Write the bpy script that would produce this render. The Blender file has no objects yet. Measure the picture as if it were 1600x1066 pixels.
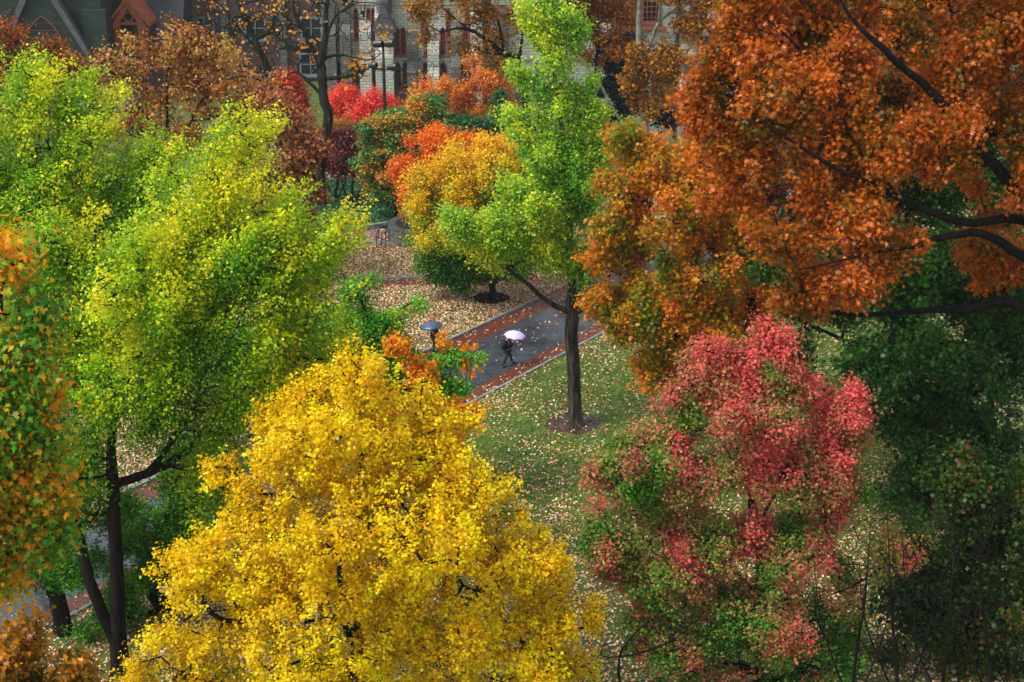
import bpy, math, random
import numpy as np
from mathutils import Vector, Matrix

# ------------------------------------------------------------------ camera, sky, sun
H = 29.0
PITCH = 20.0
F = 2400.0                      # focal length in photograph pixels (1600 wide)
C = bpy.context.scene.collection
cam_d = bpy.data.cameras.new('camera'); cam = bpy.data.objects.new('camera', cam_d); C.objects.link(cam)
cam.location = (0, 0, H); cam.rotation_euler = (math.radians(90 - PITCH), 0, 0)
cam_d.sensor_width = 36; cam_d.lens = F / 1600 * 36; cam_d.clip_end = 2000; cam_d.clip_start = 0.5
cam_d.dof.use_dof = True; cam_d.dof.focus_distance = 72; cam_d.dof.aperture_fstop = 3.2
bpy.context.scene.camera = cam

SUN_EL, SUN_AZ = 55.0, -112.0     # azimuth measured from +Y, negative = to the left
w = bpy.data.worlds.new('World'); bpy.context.scene.world = w; w.use_nodes = True
nt = w.node_tree; nt.nodes.clear()
sky = nt.nodes.new('ShaderNodeTexSky'); sky.sky_type = 'NISHITA'; sky.sun_disc = False
sky.sun_elevation = math.radians(SUN_EL); sky.sun_rotation = math.radians(SUN_AZ)
hs = nt.nodes.new('ShaderNodeHueSaturation'); hs.inputs['Saturation'].default_value = 0.25
bg = nt.nodes.new('ShaderNodeBackground'); bg.inputs['Strength'].default_value = 0.085
wo = nt.nodes.new('ShaderNodeOutputWorld')
nt.links.new(sky.outputs[0], hs.inputs['Color']); nt.links.new(hs.outputs[0], bg.inputs[0]); nt.links.new(bg.outputs[0], wo.inputs[0])
sd = bpy.data.lights.new('sun', 'SUN'); sd.energy = 1.25; sd.angle = math.radians(24); sd.color = (1, .97, .92)
sun = bpy.data.objects.new('sun', sd); C.objects.link(sun)
az = math.radians(SUN_AZ); el = math.radians(SUN_EL)
sdir = Vector((math.sin(az) * math.cos(el), math.cos(az) * math.cos(el), math.sin(el)))
sun.rotation_euler = sdir.to_track_quat('Z', 'Y').to_euler(); sun.location = (0, 60, 80)
vs = bpy.context.scene.view_settings
vs.view_transform = 'Standard'; vs.look = 'None'; vs.exposure = 1.52; vs.gamma = 1
bpy.context.scene.cycles.max_bounces = 6
bpy.context.scene.cycles.diffuse_bounces = 3
bpy.context.scene.cycles.transparent_max_bounces = 4

# ------------------------------------------------------------------ pixel (of the 1600 photo) -> world helpers
cp, sp = math.cos(math.radians(PITCH)), math.sin(math.radians(PITCH))
def ray(px, py):
    a = (px - 800) / F; b = -(py - 533) / F
    return Vector((a, cp + b * sp, -sp + b * cp))
def G(px, py, z=0.0):
    d = ray(px, py); t = (z - H) / d.z
    return Vector((d.x * t, d.y * t, z))
def P(px, py, Y):
    d = ray(px, py); t = Y / d.y
    return Vector((d.x * t, Y, H + d.z * t))
def mpp(px, py, Y):              # metres per photo pixel there
    return Y / ray(px, py).y / F

# ------------------------------------------------------------------ object helpers
def tag(o, label=None, cat=None, group=None, kind=None):
    if label: o['label'] = label
    if cat: o['category'] = cat
    if group: o['group'] = group
    if kind: o['kind'] = kind
    return o
def empty(name, loc=(0, 0, 0), rz=0.0, label=None, cat=None, group=None):
    o = bpy.data.objects.new(name, None); C.objects.link(o)
    o.location = loc; o.rotation_euler = (0, 0, rz); o.empty_display_size = 0.3
    return tag(o, label, cat, group)
class MB:
    def __init__(s): s.v = []; s.f = []; s.mi = []; s.m = 0
    def add(s, vs_, fs):
        n = len(s.v); s.v += [tuple(v) for v in vs_]; s.f += [tuple(i + n for i in f) for f in fs]; s.mi += [s.m] * len(fs); return s
    def box(s, x0, x1, y0, y1, z0, z1):
        return s.add([(x0, y0, z0), (x1, y0, z0), (x1, y1, z0), (x0, y1, z0), (x0, y0, z1), (x1, y0, z1), (x1, y1, z1), (x0, y1, z1)],
                     [(0, 3, 2, 1), (4, 5, 6, 7), (0, 1, 5, 4), (1, 2, 6, 5), (2, 3, 7, 6), (3, 0, 4, 7)])
    def prism_y(s, poly, y0, y1):        # polygon in x,z (counter-clockwise seen from -y), extruded along y
        n = len(poly)
        vs_ = [(x, y0, z) for x, z in poly] + [(x, y1, z) for x, z in poly]
        return s.add(vs_, [tuple(range(n)), tuple(range(2 * n - 1, n - 1, -1))] + [(i, i + n, (i + 1) % n + n, (i + 1) % n) for i in range(n)])
    def prism_x(s, poly, x0, x1):        # polygon in y,z
        n = len(poly)
        vs_ = [(x0, y, z) for y, z in poly] + [(x1, y, z) for y, z in poly]
        return s.add(vs_, [tuple(range(n)), tuple(range(2 * n - 1, n - 1, -1))] + [(i, i + n, (i + 1) % n + n, (i + 1) % n) for i in range(n)])
    def prism_z(s, poly, z0, z1):
        n = len(poly)
        vs_ = [(x, y, z0) for x, y in poly] + [(x, y, z1) for x, y in poly]
        return s.add(vs_, [tuple(range(n - 1, -1, -1)), tuple(range(n, 2 * n))] + [(i, (i + 1) % n, (i + 1) % n + n, i + n) for i in range(n)])
    def ring(s, outer, inner, y0, y1):   # frame between two matching outlines in x,z
        n = len(outer)
        vs_ = [(x, y0, z) for x, z in outer] + [(x, y0, z) for x, z in inner] + [(x, y1, z) for x, z in outer] + [(x, y1, z) for x, z in inner]
        fs = []
        for i in range(n):
            j = (i + 1) % n
            fs += [(i, j, n + j, n + i), (n + i, n + j, 3 * n + j, 3 * n + i), (i, 2 * n + i, 2 * n + j, j), (2 * n + i, 3 * n + i, 3 * n + j, 2 * n + j)]
        return s.add(vs_, fs)
    def tube(s, pts, rad, n=8, cap=True):
        pts = [Vector(p) for p in pts]; k = len(pts)
        vs_ = []; ref = None
        for i, p in enumerate(pts):
            d = (pts[min(i + 1, k - 1)] - pts[max(i - 1, 0)]).normalized()
            if ref is None: ref = Vector((1, 0, 0)) if abs(d.x) < 0.8 else Vector((0, 1, 0))
            u = (ref - d * ref.dot(d)).normalized(); v = d.cross(u); ref = u
            r = rad[i] if hasattr(rad, '__len__') else rad
            for j in range(n):
                a = 2 * math.pi * j / n; vs_.append(p + u * math.cos(a) * r + v * math.sin(a) * r)
        fs = [(i * n + j, i * n + (j + 1) % n, (i + 1) * n + (j + 1) % n, (i + 1) * n + j) for i in range(k - 1) for j in range(n)]
        if cap: fs += [tuple(range(n - 1, -1, -1)), tuple((k - 1) * n + j for j in range(n))]
        return s.add(vs_, fs)
    def build(s, name, mats, parent=None, loc=None, smooth=False):
        me = bpy.data.meshes.new(name); me.from_pydata(s.v, [], s.f)
        for m_ in (mats if isinstance(mats, (list, tuple)) else [mats]): me.materials.append(m_)
        if s.m: me.polygons.foreach_set('material_index', s.mi)
        if smooth: me.polygons.foreach_set('use_smooth', [True] * len(s.f))
        me.update(); o = bpy.data.objects.new(name, me); C.objects.link(o)
        if parent: o.parent = parent
        if loc is not None: o.location = loc
        return o
def copy_tree(o, parent=None):
    c = o.copy(); C.objects.link(c)
    if parent: c.parent = parent
    for ch in list(o.children): copy_tree(ch, c)
    return c

# ------------------------------------------------------------------ materials
def s2l(c): return c / 12.92 if c <= 0.04045 else ((c + 0.055) / 1.055) ** 2.4
def hexc(h): return tuple(s2l(int(h[i:i + 2], 16) / 255) for i in (0, 2, 4))
def new_mat(name):
    m = bpy.data.materials.new(name); m.use_nodes = True
    t = m.node_tree; return m, t, t.nodes['Principled BSDF'], t.nodes, t.links
def ramp(N, stops):
    r = N.new('ShaderNodeValToRGB'); e = r.color_ramp.elements
    while len(e) < len(stops): e.new(0.5)
    for q, (p, c) in zip(e, stops): q.position = p; q.color = (*c, 1)
    return r
def noisy(name, c1, c2, scale=2.0, rough=0.7, bump=0.2, spec=0.5, detail=6, c3=None, bscale=None, lo=.35, hi=.65, stretch=(1, 1, 1), metallic=0):
    m, t, b, N, L = new_mat(name)
    tc = N.new('ShaderNodeTexCoord'); mp = N.new('ShaderNodeMapping'); mp.inputs['Scale'].default_value = stretch
    L.new(tc.outputs['Object'], mp.inputs[0])
    n = N.new('ShaderNodeTexNoise'); n.inputs['Scale'].default_value = scale; n.inputs['Detail'].default_value = detail; n.inputs['Roughness'].default_value = .65
    L.new(mp.outputs[0], n.inputs['Vector'])
    st = [(lo, c1), (hi, c2)] + ([(min(1, hi + .15), c3)] if c3 else [])
    r = ramp(N, st); L.new(n.outputs[0], r.inputs[0]); L.new(r.outputs[0], b.inputs['Base Color'])
    b.inputs['Roughness'].default_value = rough; b.inputs['Specular IOR Level'].default_value = spec; b.inputs['Metallic'].default_value = metallic
    if bump:
        n2 = N.new('ShaderNodeTexNoise'); n2.inputs['Scale'].default_value = bscale or scale * 4; n2.inputs['Detail'].default_value = 5
        L.new(mp.outputs[0], n2.inputs['Vector'])
        bp = N.new('ShaderNodeBump'); bp.inputs['Strength'].default_value = bump; bp.inputs['Distance'].default_value = 0.05
        L.new(n2.outputs[0], bp.inputs['Height']); L.new(bp.outputs[0], b.inputs['Normal'])
    return m
def blocks(name, c1, c2, mortar, bw, bh, wall=True, rough=.75, msize=.02, stain=None, spec=.4, rot=0.0, bump=.4):
    m, t, b, N, L = new_mat(name)
    tc = N.new('ShaderNodeTexCoord'); sep = N.new('ShaderNodeSeparateXYZ'); cmb = N.new('ShaderNodeCombineXYZ')
    L.new(tc.outputs['Object'], sep.inputs[0])
    if wall:
        ad = N.new('ShaderNodeMath'); L.new(sep.outputs[0], ad.inputs[0]); L.new(sep.outputs[1], ad.inputs[1])
        L.new(ad.outputs[0], cmb.inputs[0]); L.new(sep.outputs[2], cmb.inputs[1]); src = cmb.outputs[0]
    else:
        mp = N.new('ShaderNodeMapping'); mp.inputs['Rotation'].default_value = (0, 0, rot); L.new(tc.outputs['Object'], mp.inputs[0]); src = mp.outputs[0]
    br = N.new('ShaderNodeTexBrick'); L.new(src, br.inputs['Vector'])
    br.inputs['Scale'].default_value = 1; br.inputs['Brick Width'].default_value = bw; br.inputs['Row Height'].default_value = bh
    br.inputs['Mortar Size'].default_value = msize; br.inputs['Color1'].default_value = (*c1, 1); br.inputs['Color2'].default_value = (*c2, 1); br.inputs['Mortar'].default_value = (*mortar, 1)
    n = N.new('ShaderNodeTexNoise'); n.inputs['Scale'].default_value = .9; n.inputs['Detail'].default_value = 8; n.inputs['Roughness'].default_value = .7
    L.new(tc.outputs['Object'], n.inputs['Vector'])
    mx = N.new('ShaderNodeMix'); mx.data_type = 'RGBA'; mx.blend_type = 'MIX'
    r = ramp(N, [(.42, (0, 0, 0)), (.68, (1, 1, 1))]); L.new(n.outputs[0], r.inputs[0])
    ml = N.new('ShaderNodeMath'); ml.operation = 'MULTIPLY'; ml.inputs[1].default_value = .6; L.new(r.outputs[0], ml.inputs[0])
    L.new(ml.outputs[0], mx.inputs['Factor']); L.new(br.outputs['Color'], mx.inputs['A']); mx.inputs['B'].default_value = (*(stain or mortar), 1)
    L.new(mx.outputs['Result'], b.inputs['Base Color']); b.inputs['Roughness'].default_value = rough; b.inputs['Specular IOR Level'].default_value = spec
    bp = N.new('ShaderNodeBump'); bp.inputs['Strength'].default_value = bump; bp.inputs['Distance'].default_value = .03; bp.invert = True
    L.new(br.outputs['Fac'], bp.inputs['Height']); L.new(bp.outputs[0], b.inputs['Normal'])
    return m
def leaf_mat(name, trans=.42, rough=.38, spec=.3, sat=1.0):
    m, t, b, N, L = new_mat(name)
    at = N.new('ShaderNodeAttribute'); at.attribute_name = 'leaf_colour'
    L.new(at.outputs['Color'], b.inputs['Base Color']); b.inputs['Roughness'].default_value = rough; b.inputs['Specular IOR Level'].default_value = spec
    tr = N.new('ShaderNodeBsdfTranslucent'); L.new(at.outputs['Color'], tr.inputs['Color'])
    mx = N.new('ShaderNodeMixShader'); mx.inputs[0].default_value = trans
    L.new(b.outputs[0], mx.inputs[1]); L.new(tr.outputs[0], mx.inputs[2]); L.new(mx.outputs[0], N['Material Output'].inputs['Surface'])
    return m
M = {}
M['leaf'] = leaf_mat('foliage')
M['litter'] = leaf_mat('fallen_leaves', trans=.1, rough=.35, spec=.5)
def bark(name, c1, c2, c3=None, sc=3.0):
    return noisy(name, c1, c2, scale=sc, rough=.8, bump=.9, c3=c3, stretch=(2.2, 2.2, .35), bscale=sc * 3, spec=.12, lo=.42, hi=.58)
M['bark'] = bark('bark_brown', (.022, .018, .014), (.085, .072, .058), (.14, .12, .10))
M['bark_dark'] = bark('bark_dark', (.005, .004, .0035), (.016, .012, .010))
M['bark_green'] = bark('bark_mossy', (.010, .012, .009), (.035, .038, .025), (.07, .08, .055))
M['bark_pale'] = noisy('bark_mottled', (.07, .08, .06), (.22, .23, .17), scale=2.2, rough=.8, bump=.3, c3=(.22, .23, .17))
M['grass'] = noisy('lawn_grass', (.042, .068, .009), (.09, .14, .016), scale=1.2, rough=.75, bump=.6, c3=(.07, .08, .02), bscale=30)
M['soil'] = noisy('mulch', (.008, .006, .005), (.025, .018, .014), scale=5, rough=.8, bump=.8, spec=.05)
M['wet_soil'] = noisy('wet_soil', (.03, .018, .012), (.09, .055, .04), scale=2.5, rough=.35, bump=.3, spec=.15)
M['ivy_soil'] = noisy('ground_cover', (.008, .03, .010), (.02, .07, .028), scale=3, rough=.7, bump=.8)
M['asphalt'] = None
M['kerb'] = noisy('kerb_stone', (.12, .12, .115), (.30, .30, .28), scale=3, rough=.6, bump=.2)
M['iron'] = noisy('dark_iron', (.006, .008, .009), (.018, .022, .024), scale=4, rough=.4, bump=.1)
M['stone'] = blocks('grey_stone', (.60, .63, .55), (.44, .47, .40), (.2, .2, .17), .62, .27, stain=(.26, .27, .23), msize=.028)
M['stone_smooth'] = blocks('pale_ashlar', (.40, .42, .35), (.32, .34, .28), (.2, .2, .17), 1.1, .38, stain=(.24, .25, .21))
M['stone_dark'] = blocks('weathered_stone', (.17, .18, .16), (.11, .11, .10), (.035, .035, .03), .6, .27, stain=(.05, .05, .045))
M['serpentine'] = blocks('green_stone', (.016, .05, .027), (.012, .022, .016), (.016, .018, .016), .9, .42, stain=(.012, .010, .010))
M['brickwall'] = blocks('brick_wall', (.12, .055, .048), (.085, .040, .038), (.09, .07, .065), .24, .085, stain=(.06, .035, .035), msize=.012)
M['slate'] = blocks('slate_roof', (.045, .06, .068), (.028, .038, .045), (.014, .018, .02), .35, .22, stain=(.05, .045, .05), rough=.45, msize=.012)
M['terracotta'] = noisy('terracotta', (.27, .06, .025), (.42, .105, .045), scale=2.5, rough=.7, bump=.3)
M['redframe'] = noisy('red_painted_wood', (.18, .045, .035), (.27, .07, .05), scale=3, rough=.6, bump=.1)
M['whiteframe'] = noisy('blue_white_paint', (.10, .13, .18), (.2, .25, .31), scale=3, rough=.5, bump=0)
M['lead'] = noisy('lead_sheet', (.05, .055, .065), (.10, .11, .12), scale=2, rough=.5, bump=.1)
def glass():
    m, t, b, N, L = new_mat('window_glass'); b.inputs['Base Color'].default_value = (.015, .018, .022, 1); b.inputs['Roughness'].default_value = .12
    return m
M['glass'] = glass()
def asphalt():
    m, t, b, N, L = new_mat('wet_asphalt_pavers')
    tc = N.new('ShaderNodeTexCoord'); mp = N.new('ShaderNodeMapping'); mp.inputs['Rotation'].default_value = (0, 0, .55); L.new(tc.outputs['Object'], mp.inputs[0])
    br = N.new('ShaderNodeTexBrick'); L.new(mp.outputs[0], br.inputs['Vector']); br.inputs['Scale'].default_value = 1
    br.inputs['Brick Width'].default_value = .42; br.inputs['Row Height'].default_value = .21; br.inputs['Mortar Size'].default_value = .014
    br.inputs['Color1'].default_value = (.066, .078, .10, 1); br.inputs['Color2'].default_value = (.048, .056, .076, 1); br.inputs['Mortar'].default_value = (.022, .023, .027, 1)
    n = N.new('ShaderNodeTexNoise'); n.inputs['Scale'].default_value = .5; n.inputs['Detail'].default_value = 7; L.new(tc.outputs['Object'], n.inputs['Vector'])
    mx = N.new('ShaderNodeMix'); mx.data_type = 'RGBA'; mx.blend_type = 'MULTIPLY'; mx.inputs['Factor'].default_value = 1
    r = ramp(N, [(.35, (.55, .55, .6)), (.7, (1.35, 1.35, 1.3))]); L.new(n.outputs[0], r.inputs[0])
    L.new(br.outputs['Color'], mx.inputs['A']); L.new(r.outputs[0], mx.inputs['B']); L.new(mx.outputs['Result'], b.inputs['Base Color'])
    rr = ramp(N, [(.35, (.10,) * 3), (.65, (.34,) * 3)]); L.new(n.outputs[0], rr.inputs[0]); L.new(rr.outputs[0], b.inputs['Roughness'])
    b.inputs['Specular IOR Level'].default_value = .55
    bp = N.new('ShaderNodeBump'); bp.inputs['Strength'].default_value = .25; bp.inputs['Distance'].default_value = .01; bp.invert = True
    L.new(br.outputs['Fac'], bp.inputs['Height']); L.new(bp.outputs[0], b.inputs['Normal'])
    return m
M['asphalt'] = asphalt()
M['brickpave'] = blocks('brick_paving', (.17, .045, .028), (.11, .03, .022), (.06, .03, .024), .21, .105, wall=False, rough=.38, stain=(.08, .028, .022), msize=.008, rot=.55, bump=.2)

rng = np.random.default_rng(11)
random.seed(5)

# ------------------------------------------------------------------ leaves and branches
_k = rng.normal(size=(14, 3)); _k /= np.linalg.norm(_k, axis=1)[:, None]; _k *= rng.uniform(.6, 2.6, 14)[:, None]; _ph = rng.uniform(0, 6.28, 14)
def noise3(p, scale=1.0):
    return np.sin((p / scale) @ _k.T * 2.2 + _ph).sum(1) / 14 * 2.4      # roughly -1..1
def pal_lookup(pal, v):
    pal = np.array([hexc(h) for h in pal]); v = np.clip(v, 0, .9999) * (len(pal) - 1)
    i = v.astype(int); f = (v - i)[:, None]
    return pal[i] * (1 - f) + pal[np.minimum(i + 1, len(pal) - 1)] * f
KITE = np.array([(0, 0, 0), (.46, .5, .10), (0, 1, -.04), (-.46, .5, .10)])
FAN = np.array([(0, 0, 0), (.55, .75, .06), (0, 1, 0), (-.55, .75, .06)])
OAK = np.array([(0, 0, 0), (.5, .62, .12), (0, 1.1, -.12), (-.5, .62, .12)])
STAR = np.array([(0, 0, 0), (.10, .25, .02), (.46, .22, .08), (.18, .46, .03), (.50, .80, .05), (.13, .74, 0), (0, 1.2, -.14),
                 (-.13, .74, 0), (-.50, .80, .05), (-.18, .46, .03), (-.46, .22, .08), (-.10, .25, .02)])
MAPLE = np.array([(0, 0, 0), (.34, -.05, .06), (.24, .22, .03), (.66, .42, .12), (.26, .52, .03), (.22, .72, .02), (0, 1.18, -.14),
                  (-.22, .72, .02), (-.26, .52, .03), (-.66, .42, .12), (-.24, .22, .03), (-.34, -.05, .06)])
def leaves_object(name, pos, nrm, tip, size, col, mat, parent, shape=KITE, loc=None):
    n = len(pos); k = len(shape)
    nrm = nrm / np.linalg.norm(nrm, axis=1)[:, None]
    tip = tip - nrm * (tip * nrm).sum(1)[:, None]; tip /= np.linalg.norm(tip, axis=1)[:, None] + 1e-9
    side = np.cross(tip, nrm)
    V = pos[:, None, :] + size[:, None, None] * (shape[None, :, 0:1] * side[:, None] + (shape[None, :, 1:2] - .4) * tip[:, None] + shape[None, :, 2:3] * nrm[:, None])
    me = bpy.data.meshes.new(name)
    me.vertices.add(n * k); me.vertices.foreach_set('co', V.astype(np.float32).ravel())
    me.loops.add(n * k); me.loops.foreach_set('vertex_index', np.arange(n * k, dtype=np.int32))
    me.polygons.add(n); me.polygons.foreach_set('loop_start', np.arange(0, n * k, k, dtype=np.int32))
    a = me.attributes.new('leaf_colour', 'FLOAT_COLOR', 'POINT')
    c4 = np.ones((n * k, 4), np.float32); c4[:, :3] = np.repeat(col, k, axis=0); a.data.foreach_set('color', c4.ravel())
    me.materials.append(mat); me.update(calc_edges=True)
    o = bpy.data.objects.new(name, me); C.objects.link(o)
    if parent: o.parent = parent
    if loc is not None: o.location = loc
    return o

def tree(name, label, base, stems, lobes, n=600, m=80, leaf=.09, L=.5, s=.16, pal=('ffcc00',), pw=(.5, .45, 0, 0, .12), up=1.0, droop=.2,
         shape=KITE, bark='bark', cat='tree', group=None, rtip=.012, squash=1.0, gap=-.55, rmul=1.0, cs=2.2, shell=.45, mid=.35, flat=1.0, val=.10, dirup=.35, plume=0.0, knob=1.0):
    """stems: list of polylines [(px,py,Y,r)...] (first starts at the base); lobes: (px,py,rx,ry,dY)"""
    QM = 1.2
    if m > 3: n = int(n * 1.3)
    b = Vector(base); root = empty(name, b, 0, label, cat, group); b = np.array(b)
    pos, par, rad = [], [], []
    def addn(p, q, r=0.0): pos.append(np.array(p, float)); par.append(q); rad.append(r); return len(pos) - 1
    Y0 = base[1]
    for si, st in enumerate(stems):
        pts = [np.array(P(x, y, Y)) if Y is not None else b for x, y, Y, r in st]; rs = [q[3] for q in st]
        if si == 0: pts[0] = b.copy(); last = addn(b, -1, rs[0])
        else:
            d = np.linalg.norm(np.array(pos) - pts[0], axis=1); last = int(d.argmin()); pts[0] = pos[last]
        e = [2 * pts[0] - pts[1]] + pts + [2 * pts[-1] - pts[-2]]; np_, nr_ = [], []
        for i in range(len(pts) - 1):
            p0, p1, p2, p3 = e[i:i + 4]
            for j in range(4):
                t = j / 4; np_.append(.5 * (2 * p1 + (p2 - p0) * t + (2 * p0 - 5 * p1 + 4 * p2 - p3) * t * t + (3 * p1 - p0 - 3 * p2 + p3) * t ** 3)); nr_.append(rs[i] * (1 - t) + rs[i + 1] * t)
        np_.append(pts[-1]); nr_.append(rs[-1]); pts, rs = np_, nr_
        wob = np.zeros(3)
        for i in range(len(pts) - 1):
            seg = pts[i + 1] - pts[i]; k = max(1, int(np.linalg.norm(seg) / .45))
            for j in range(1, k + 1):
                t = j / k; wob = wob * .8 + rng.normal(size=3) * min(.03, rs[i + 1] * .35)
                # smooth the corners a little
                last = addn(pts[i] + seg * t + wob, last, rs[i] * (1 - t) + rs[i + 1] * t)
    LB = []
    for (x, y, rx, ry, dy) in lobes:
        c = np.array(P(x, y, Y0 + dy)); k = mpp(x, y, Y0 + dy)
        LB.append((c, np.array([rx * k, (rx + ry) / 2 * k * .9, ry * k * 1.04 * squash])))
    sub = []
    for c, r in LB:                   # knobbly sub-crowns break up every outline
        big = r.mean() > .6
        sub.append((c, r * ((.76 if knob == 1 else .93) if big else .95)))
        if big:
            for q in range(int((5 + r.mean() * 1.5) * knob)):
                d_ = rng.normal(size=3); d_ /= np.linalg.norm(d_); d_[2] = abs(d_[2]) if rng.uniform() < .55 else d_[2]
                f_ = rng.uniform(.24, .42); sub.append((c + d_ * r * (1.14 - f_ * .5), r * f_ * rng.uniform(.65, 1.35, 3)))
    # limbs towards every lobe
    for c, r in LB:
        A = np.array(pos); d = np.linalg.norm(A - c, axis=1) + np.maximum(0, A[:, 2] - c[2] + .5) * 1.5
        q = int(d.argmin()); a = pos[q]; L_ = np.linalg.norm(c - a)
        if L_ > r.mean() * .5 and L_ > .8:
            k = max(3, int(L_ / .8)); ctrl = (a + c) / 2 + np.array([(c - a)[0] * .12, (c - a)[1] * .12, -L_ * .10]); last = q; w0 = np.zeros(3)
            for j in range(1, k + 1):
                t = j / k; w0 = w0 * .7 + rng.normal(size=3) * .05
                last = addn(a * (1 - t) ** 2 + ctrl * 2 * t * (1 - t) + c * t * t + w0, last)
    # secondary and terminal points
    LB = sub; wts = np.array([r[0] * r[2] for c, r in LB]) ** .9; wts /= wts.sum()
    def sample(cnt, r0, r1):
        out = []
        idx = rng.choice(len(LB), size=cnt * 4, p=wts)
        d = rng.normal(size=(cnt * 4, 3)); d /= np.linalg.norm(d, axis=1)[:, None]
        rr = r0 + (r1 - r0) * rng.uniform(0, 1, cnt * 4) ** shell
        Cc = np.array([LB[i][0] for i in idx]); R = np.array([LB[i][1] for i in idx])
        p = Cc + d * R * rr[:, None]
        # rough outline
        p += d * R * (noise3(p, 1.0)[:, None] * .22)
        ok = (noise3(p + 31.7, cs) > gap) & (noise3(p + 11.3, cs * .38) > gap - .05)
        ok &= p[:, 2] > .3
        return p[ok][:cnt], rr[ok][:cnt]
    p2, _ = sample(max(12, n // 7), .2, .65); p3, rr3 = sample(n, mid, 1.0)
    tips = []
    for stage, pp in ((0, p2), (1, p3)):
        # nearest to existing wood first
        A = np.array(pos); dd = np.array([np.min(np.linalg.norm(A[::2] - q, axis=1)) for q in pp]) if len(pp) else []
        buf = np.zeros((len(pos) + len(pp) * 3, 3)); buf[:len(pos)] = A; cnt = len(pos)
        for qi in np.argsort(dd):
            q = pp[qi]; dv = q - buf[:cnt]
            cost = np.sqrt((dv * dv).sum(1)) + np.maximum(0, -dv[:, 2]) * .5
            a = int(cost.argmin()); pa = pos[a]; ln = np.linalg.norm(q - pa)
            last = a
            if ln > .5:
                mdp = pa * .5 + q * .5 + np.array([0, 0, -ln * .07]) + rng.normal(size=3) * ln * .05
                last = addn(mdp, last); buf[cnt] = mdp; cnt += 1
            k = addn(q, last); buf[cnt] = q; cnt += 1
            if stage: tips.append((k, a, rr3[qi]))
    N_ = len(pos); posA = np.array(pos); parA = np.array(par)
    cntc = np.zeros(N_)
    for k, a, _ in tips: cntc[k] += 1
    for i in range(N_ - 1, 0, -1): cntc[parA[i]] += cntc[i] if parA[i] >= 0 else 0
    r = rtip * np.maximum(cntc, .6) ** .5 * rmul
    ra = np.array(rad); r = np.where(ra > 0, ra, np.minimum(r, .2))
    for i in range(1, N_): r[i] = min(r[i], r[parA[i]] * 1.0)
    kids = [[] for _ in range(N_)]
    for i in range(1, N_): kids[parA[i]].append(i)
    wood = MB(); stack = [(0, None)]
    order = [0]; chains = []; starts = [(None, 0)]
    while starts:
        pr, i = starts.pop(); ch = [] if pr is None else [pr]; ch.append(i)
        while kids[i]:
            ks = sorted(kids[i], key=lambda q: -(r[q] + 1e-4 * cntc[q]))
            for q in ks[1:]: starts.append((i, q))
            i = ks[0]; ch.append(i)
        chains.append((pr, ch))
    for pr, ch in chains:
        if len(ch) < 2: continue
        rr = [r[q] for q in ch]
        if pr is not None: rr[0] = min(rr[0], rr[1] * 1.15)
        pts = [posA[q] - b for q in ch]
        if pr is None:       # root flare
            rr[0] *= 1.0; pts.insert(0, pts[0] - np.array([0, 0, .15])); rr.insert(0, rr[0] * 1.5); rr[1] *= 1.22
        big = max(rr)
        wood.tube(pts, [max(q, .005) for q in rr], 12 if big > .2 else 7 if big > .06 else 4 if big > .03 else 3, cap=big > .05)
    wood.build('trunk', M[bark], root, smooth=True)
    if m > 0 and tips:
        T = np.array([t[0] for t in tips]); A = np.array([t[1] for t in tips]); o_ = np.array([t[2] for t in tips])
        q = posA[T]; d = q - posA[A]; d /= np.linalg.norm(d, axis=1)[:, None] + 1e-6
        d[:, 2] += dirup; d /= np.linalg.norm(d, axis=1)[:, None]
        mm = (m * QM * rng.lognormal(0, .35, len(T)) + rng.uniform(0, 1, len(T))).astype(int) if m > 3 else (rng.uniform(0, 1, len(T)) < m * .22) * rng.integers(2, 16, len(T)); idx = np.repeat(np.arange(len(T)), mm); k = len(idx)
        
        if plume:
            ax = np.array([b[0], b[1], 0]); od = q - ax; od[:, 2] = 0; od /= np.linalg.norm(od, axis=1)[:, None] + 1e-6
            d = d * (1 - plume) + (od * .75 + np.array([0, 0, .75])) * plume + rng.normal(size=d.shape) * .15; d /= np.linalg.norm(d, axis=1)[:, None]
        t = rng.uniform(-1.1, .75, k); g = rng.normal(size=(k, 3)); g[:, 2] *= flat
        p = q[idx] + d[idx] * (t * L)[:, None] + g * (s * ((1.15 - .45 * np.abs(t)) if not plume else (1.05 - .62 * t)))[:, None]
        nr = rng.normal(size=(k, 3)) * .65 + np.array([0, 0, up]) + (g * .35)
        tp = rng.normal(size=(k, 3)) * .8 + d[idx] * .6 + np.array([0, 0, -droop])
        sz = leaf * rng.uniform(.5, 1.35, k)
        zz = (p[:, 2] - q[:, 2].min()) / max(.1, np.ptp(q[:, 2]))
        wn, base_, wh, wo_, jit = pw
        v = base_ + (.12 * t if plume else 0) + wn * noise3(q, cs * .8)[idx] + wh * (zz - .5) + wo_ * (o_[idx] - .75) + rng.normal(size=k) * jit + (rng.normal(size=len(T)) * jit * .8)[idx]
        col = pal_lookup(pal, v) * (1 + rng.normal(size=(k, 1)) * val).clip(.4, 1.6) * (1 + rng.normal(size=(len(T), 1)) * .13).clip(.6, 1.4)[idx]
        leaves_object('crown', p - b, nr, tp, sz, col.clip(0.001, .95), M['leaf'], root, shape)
    return root

# ------------------------------------------------------------------ ground, paths, kerbs
def sheet(name, poly, z, mat, kind='structure'):
    mb = MB(); mb.add([(p.x, p.y, z) for p in poly], [tuple(range(len(poly)))])
    o = mb.build(name, mat); o['kind'] = kind; return o
g = MB(); g.add([(-400, -80, 0), (400, -80, 0), (400, 600, 0), (-400, 600, 0)], [(0, 1, 2, 3)])
o = g.build('lawn', M['grass']); o['kind'] = 'structure'
def line(p, q, t): return p + (q - p) * t
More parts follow.
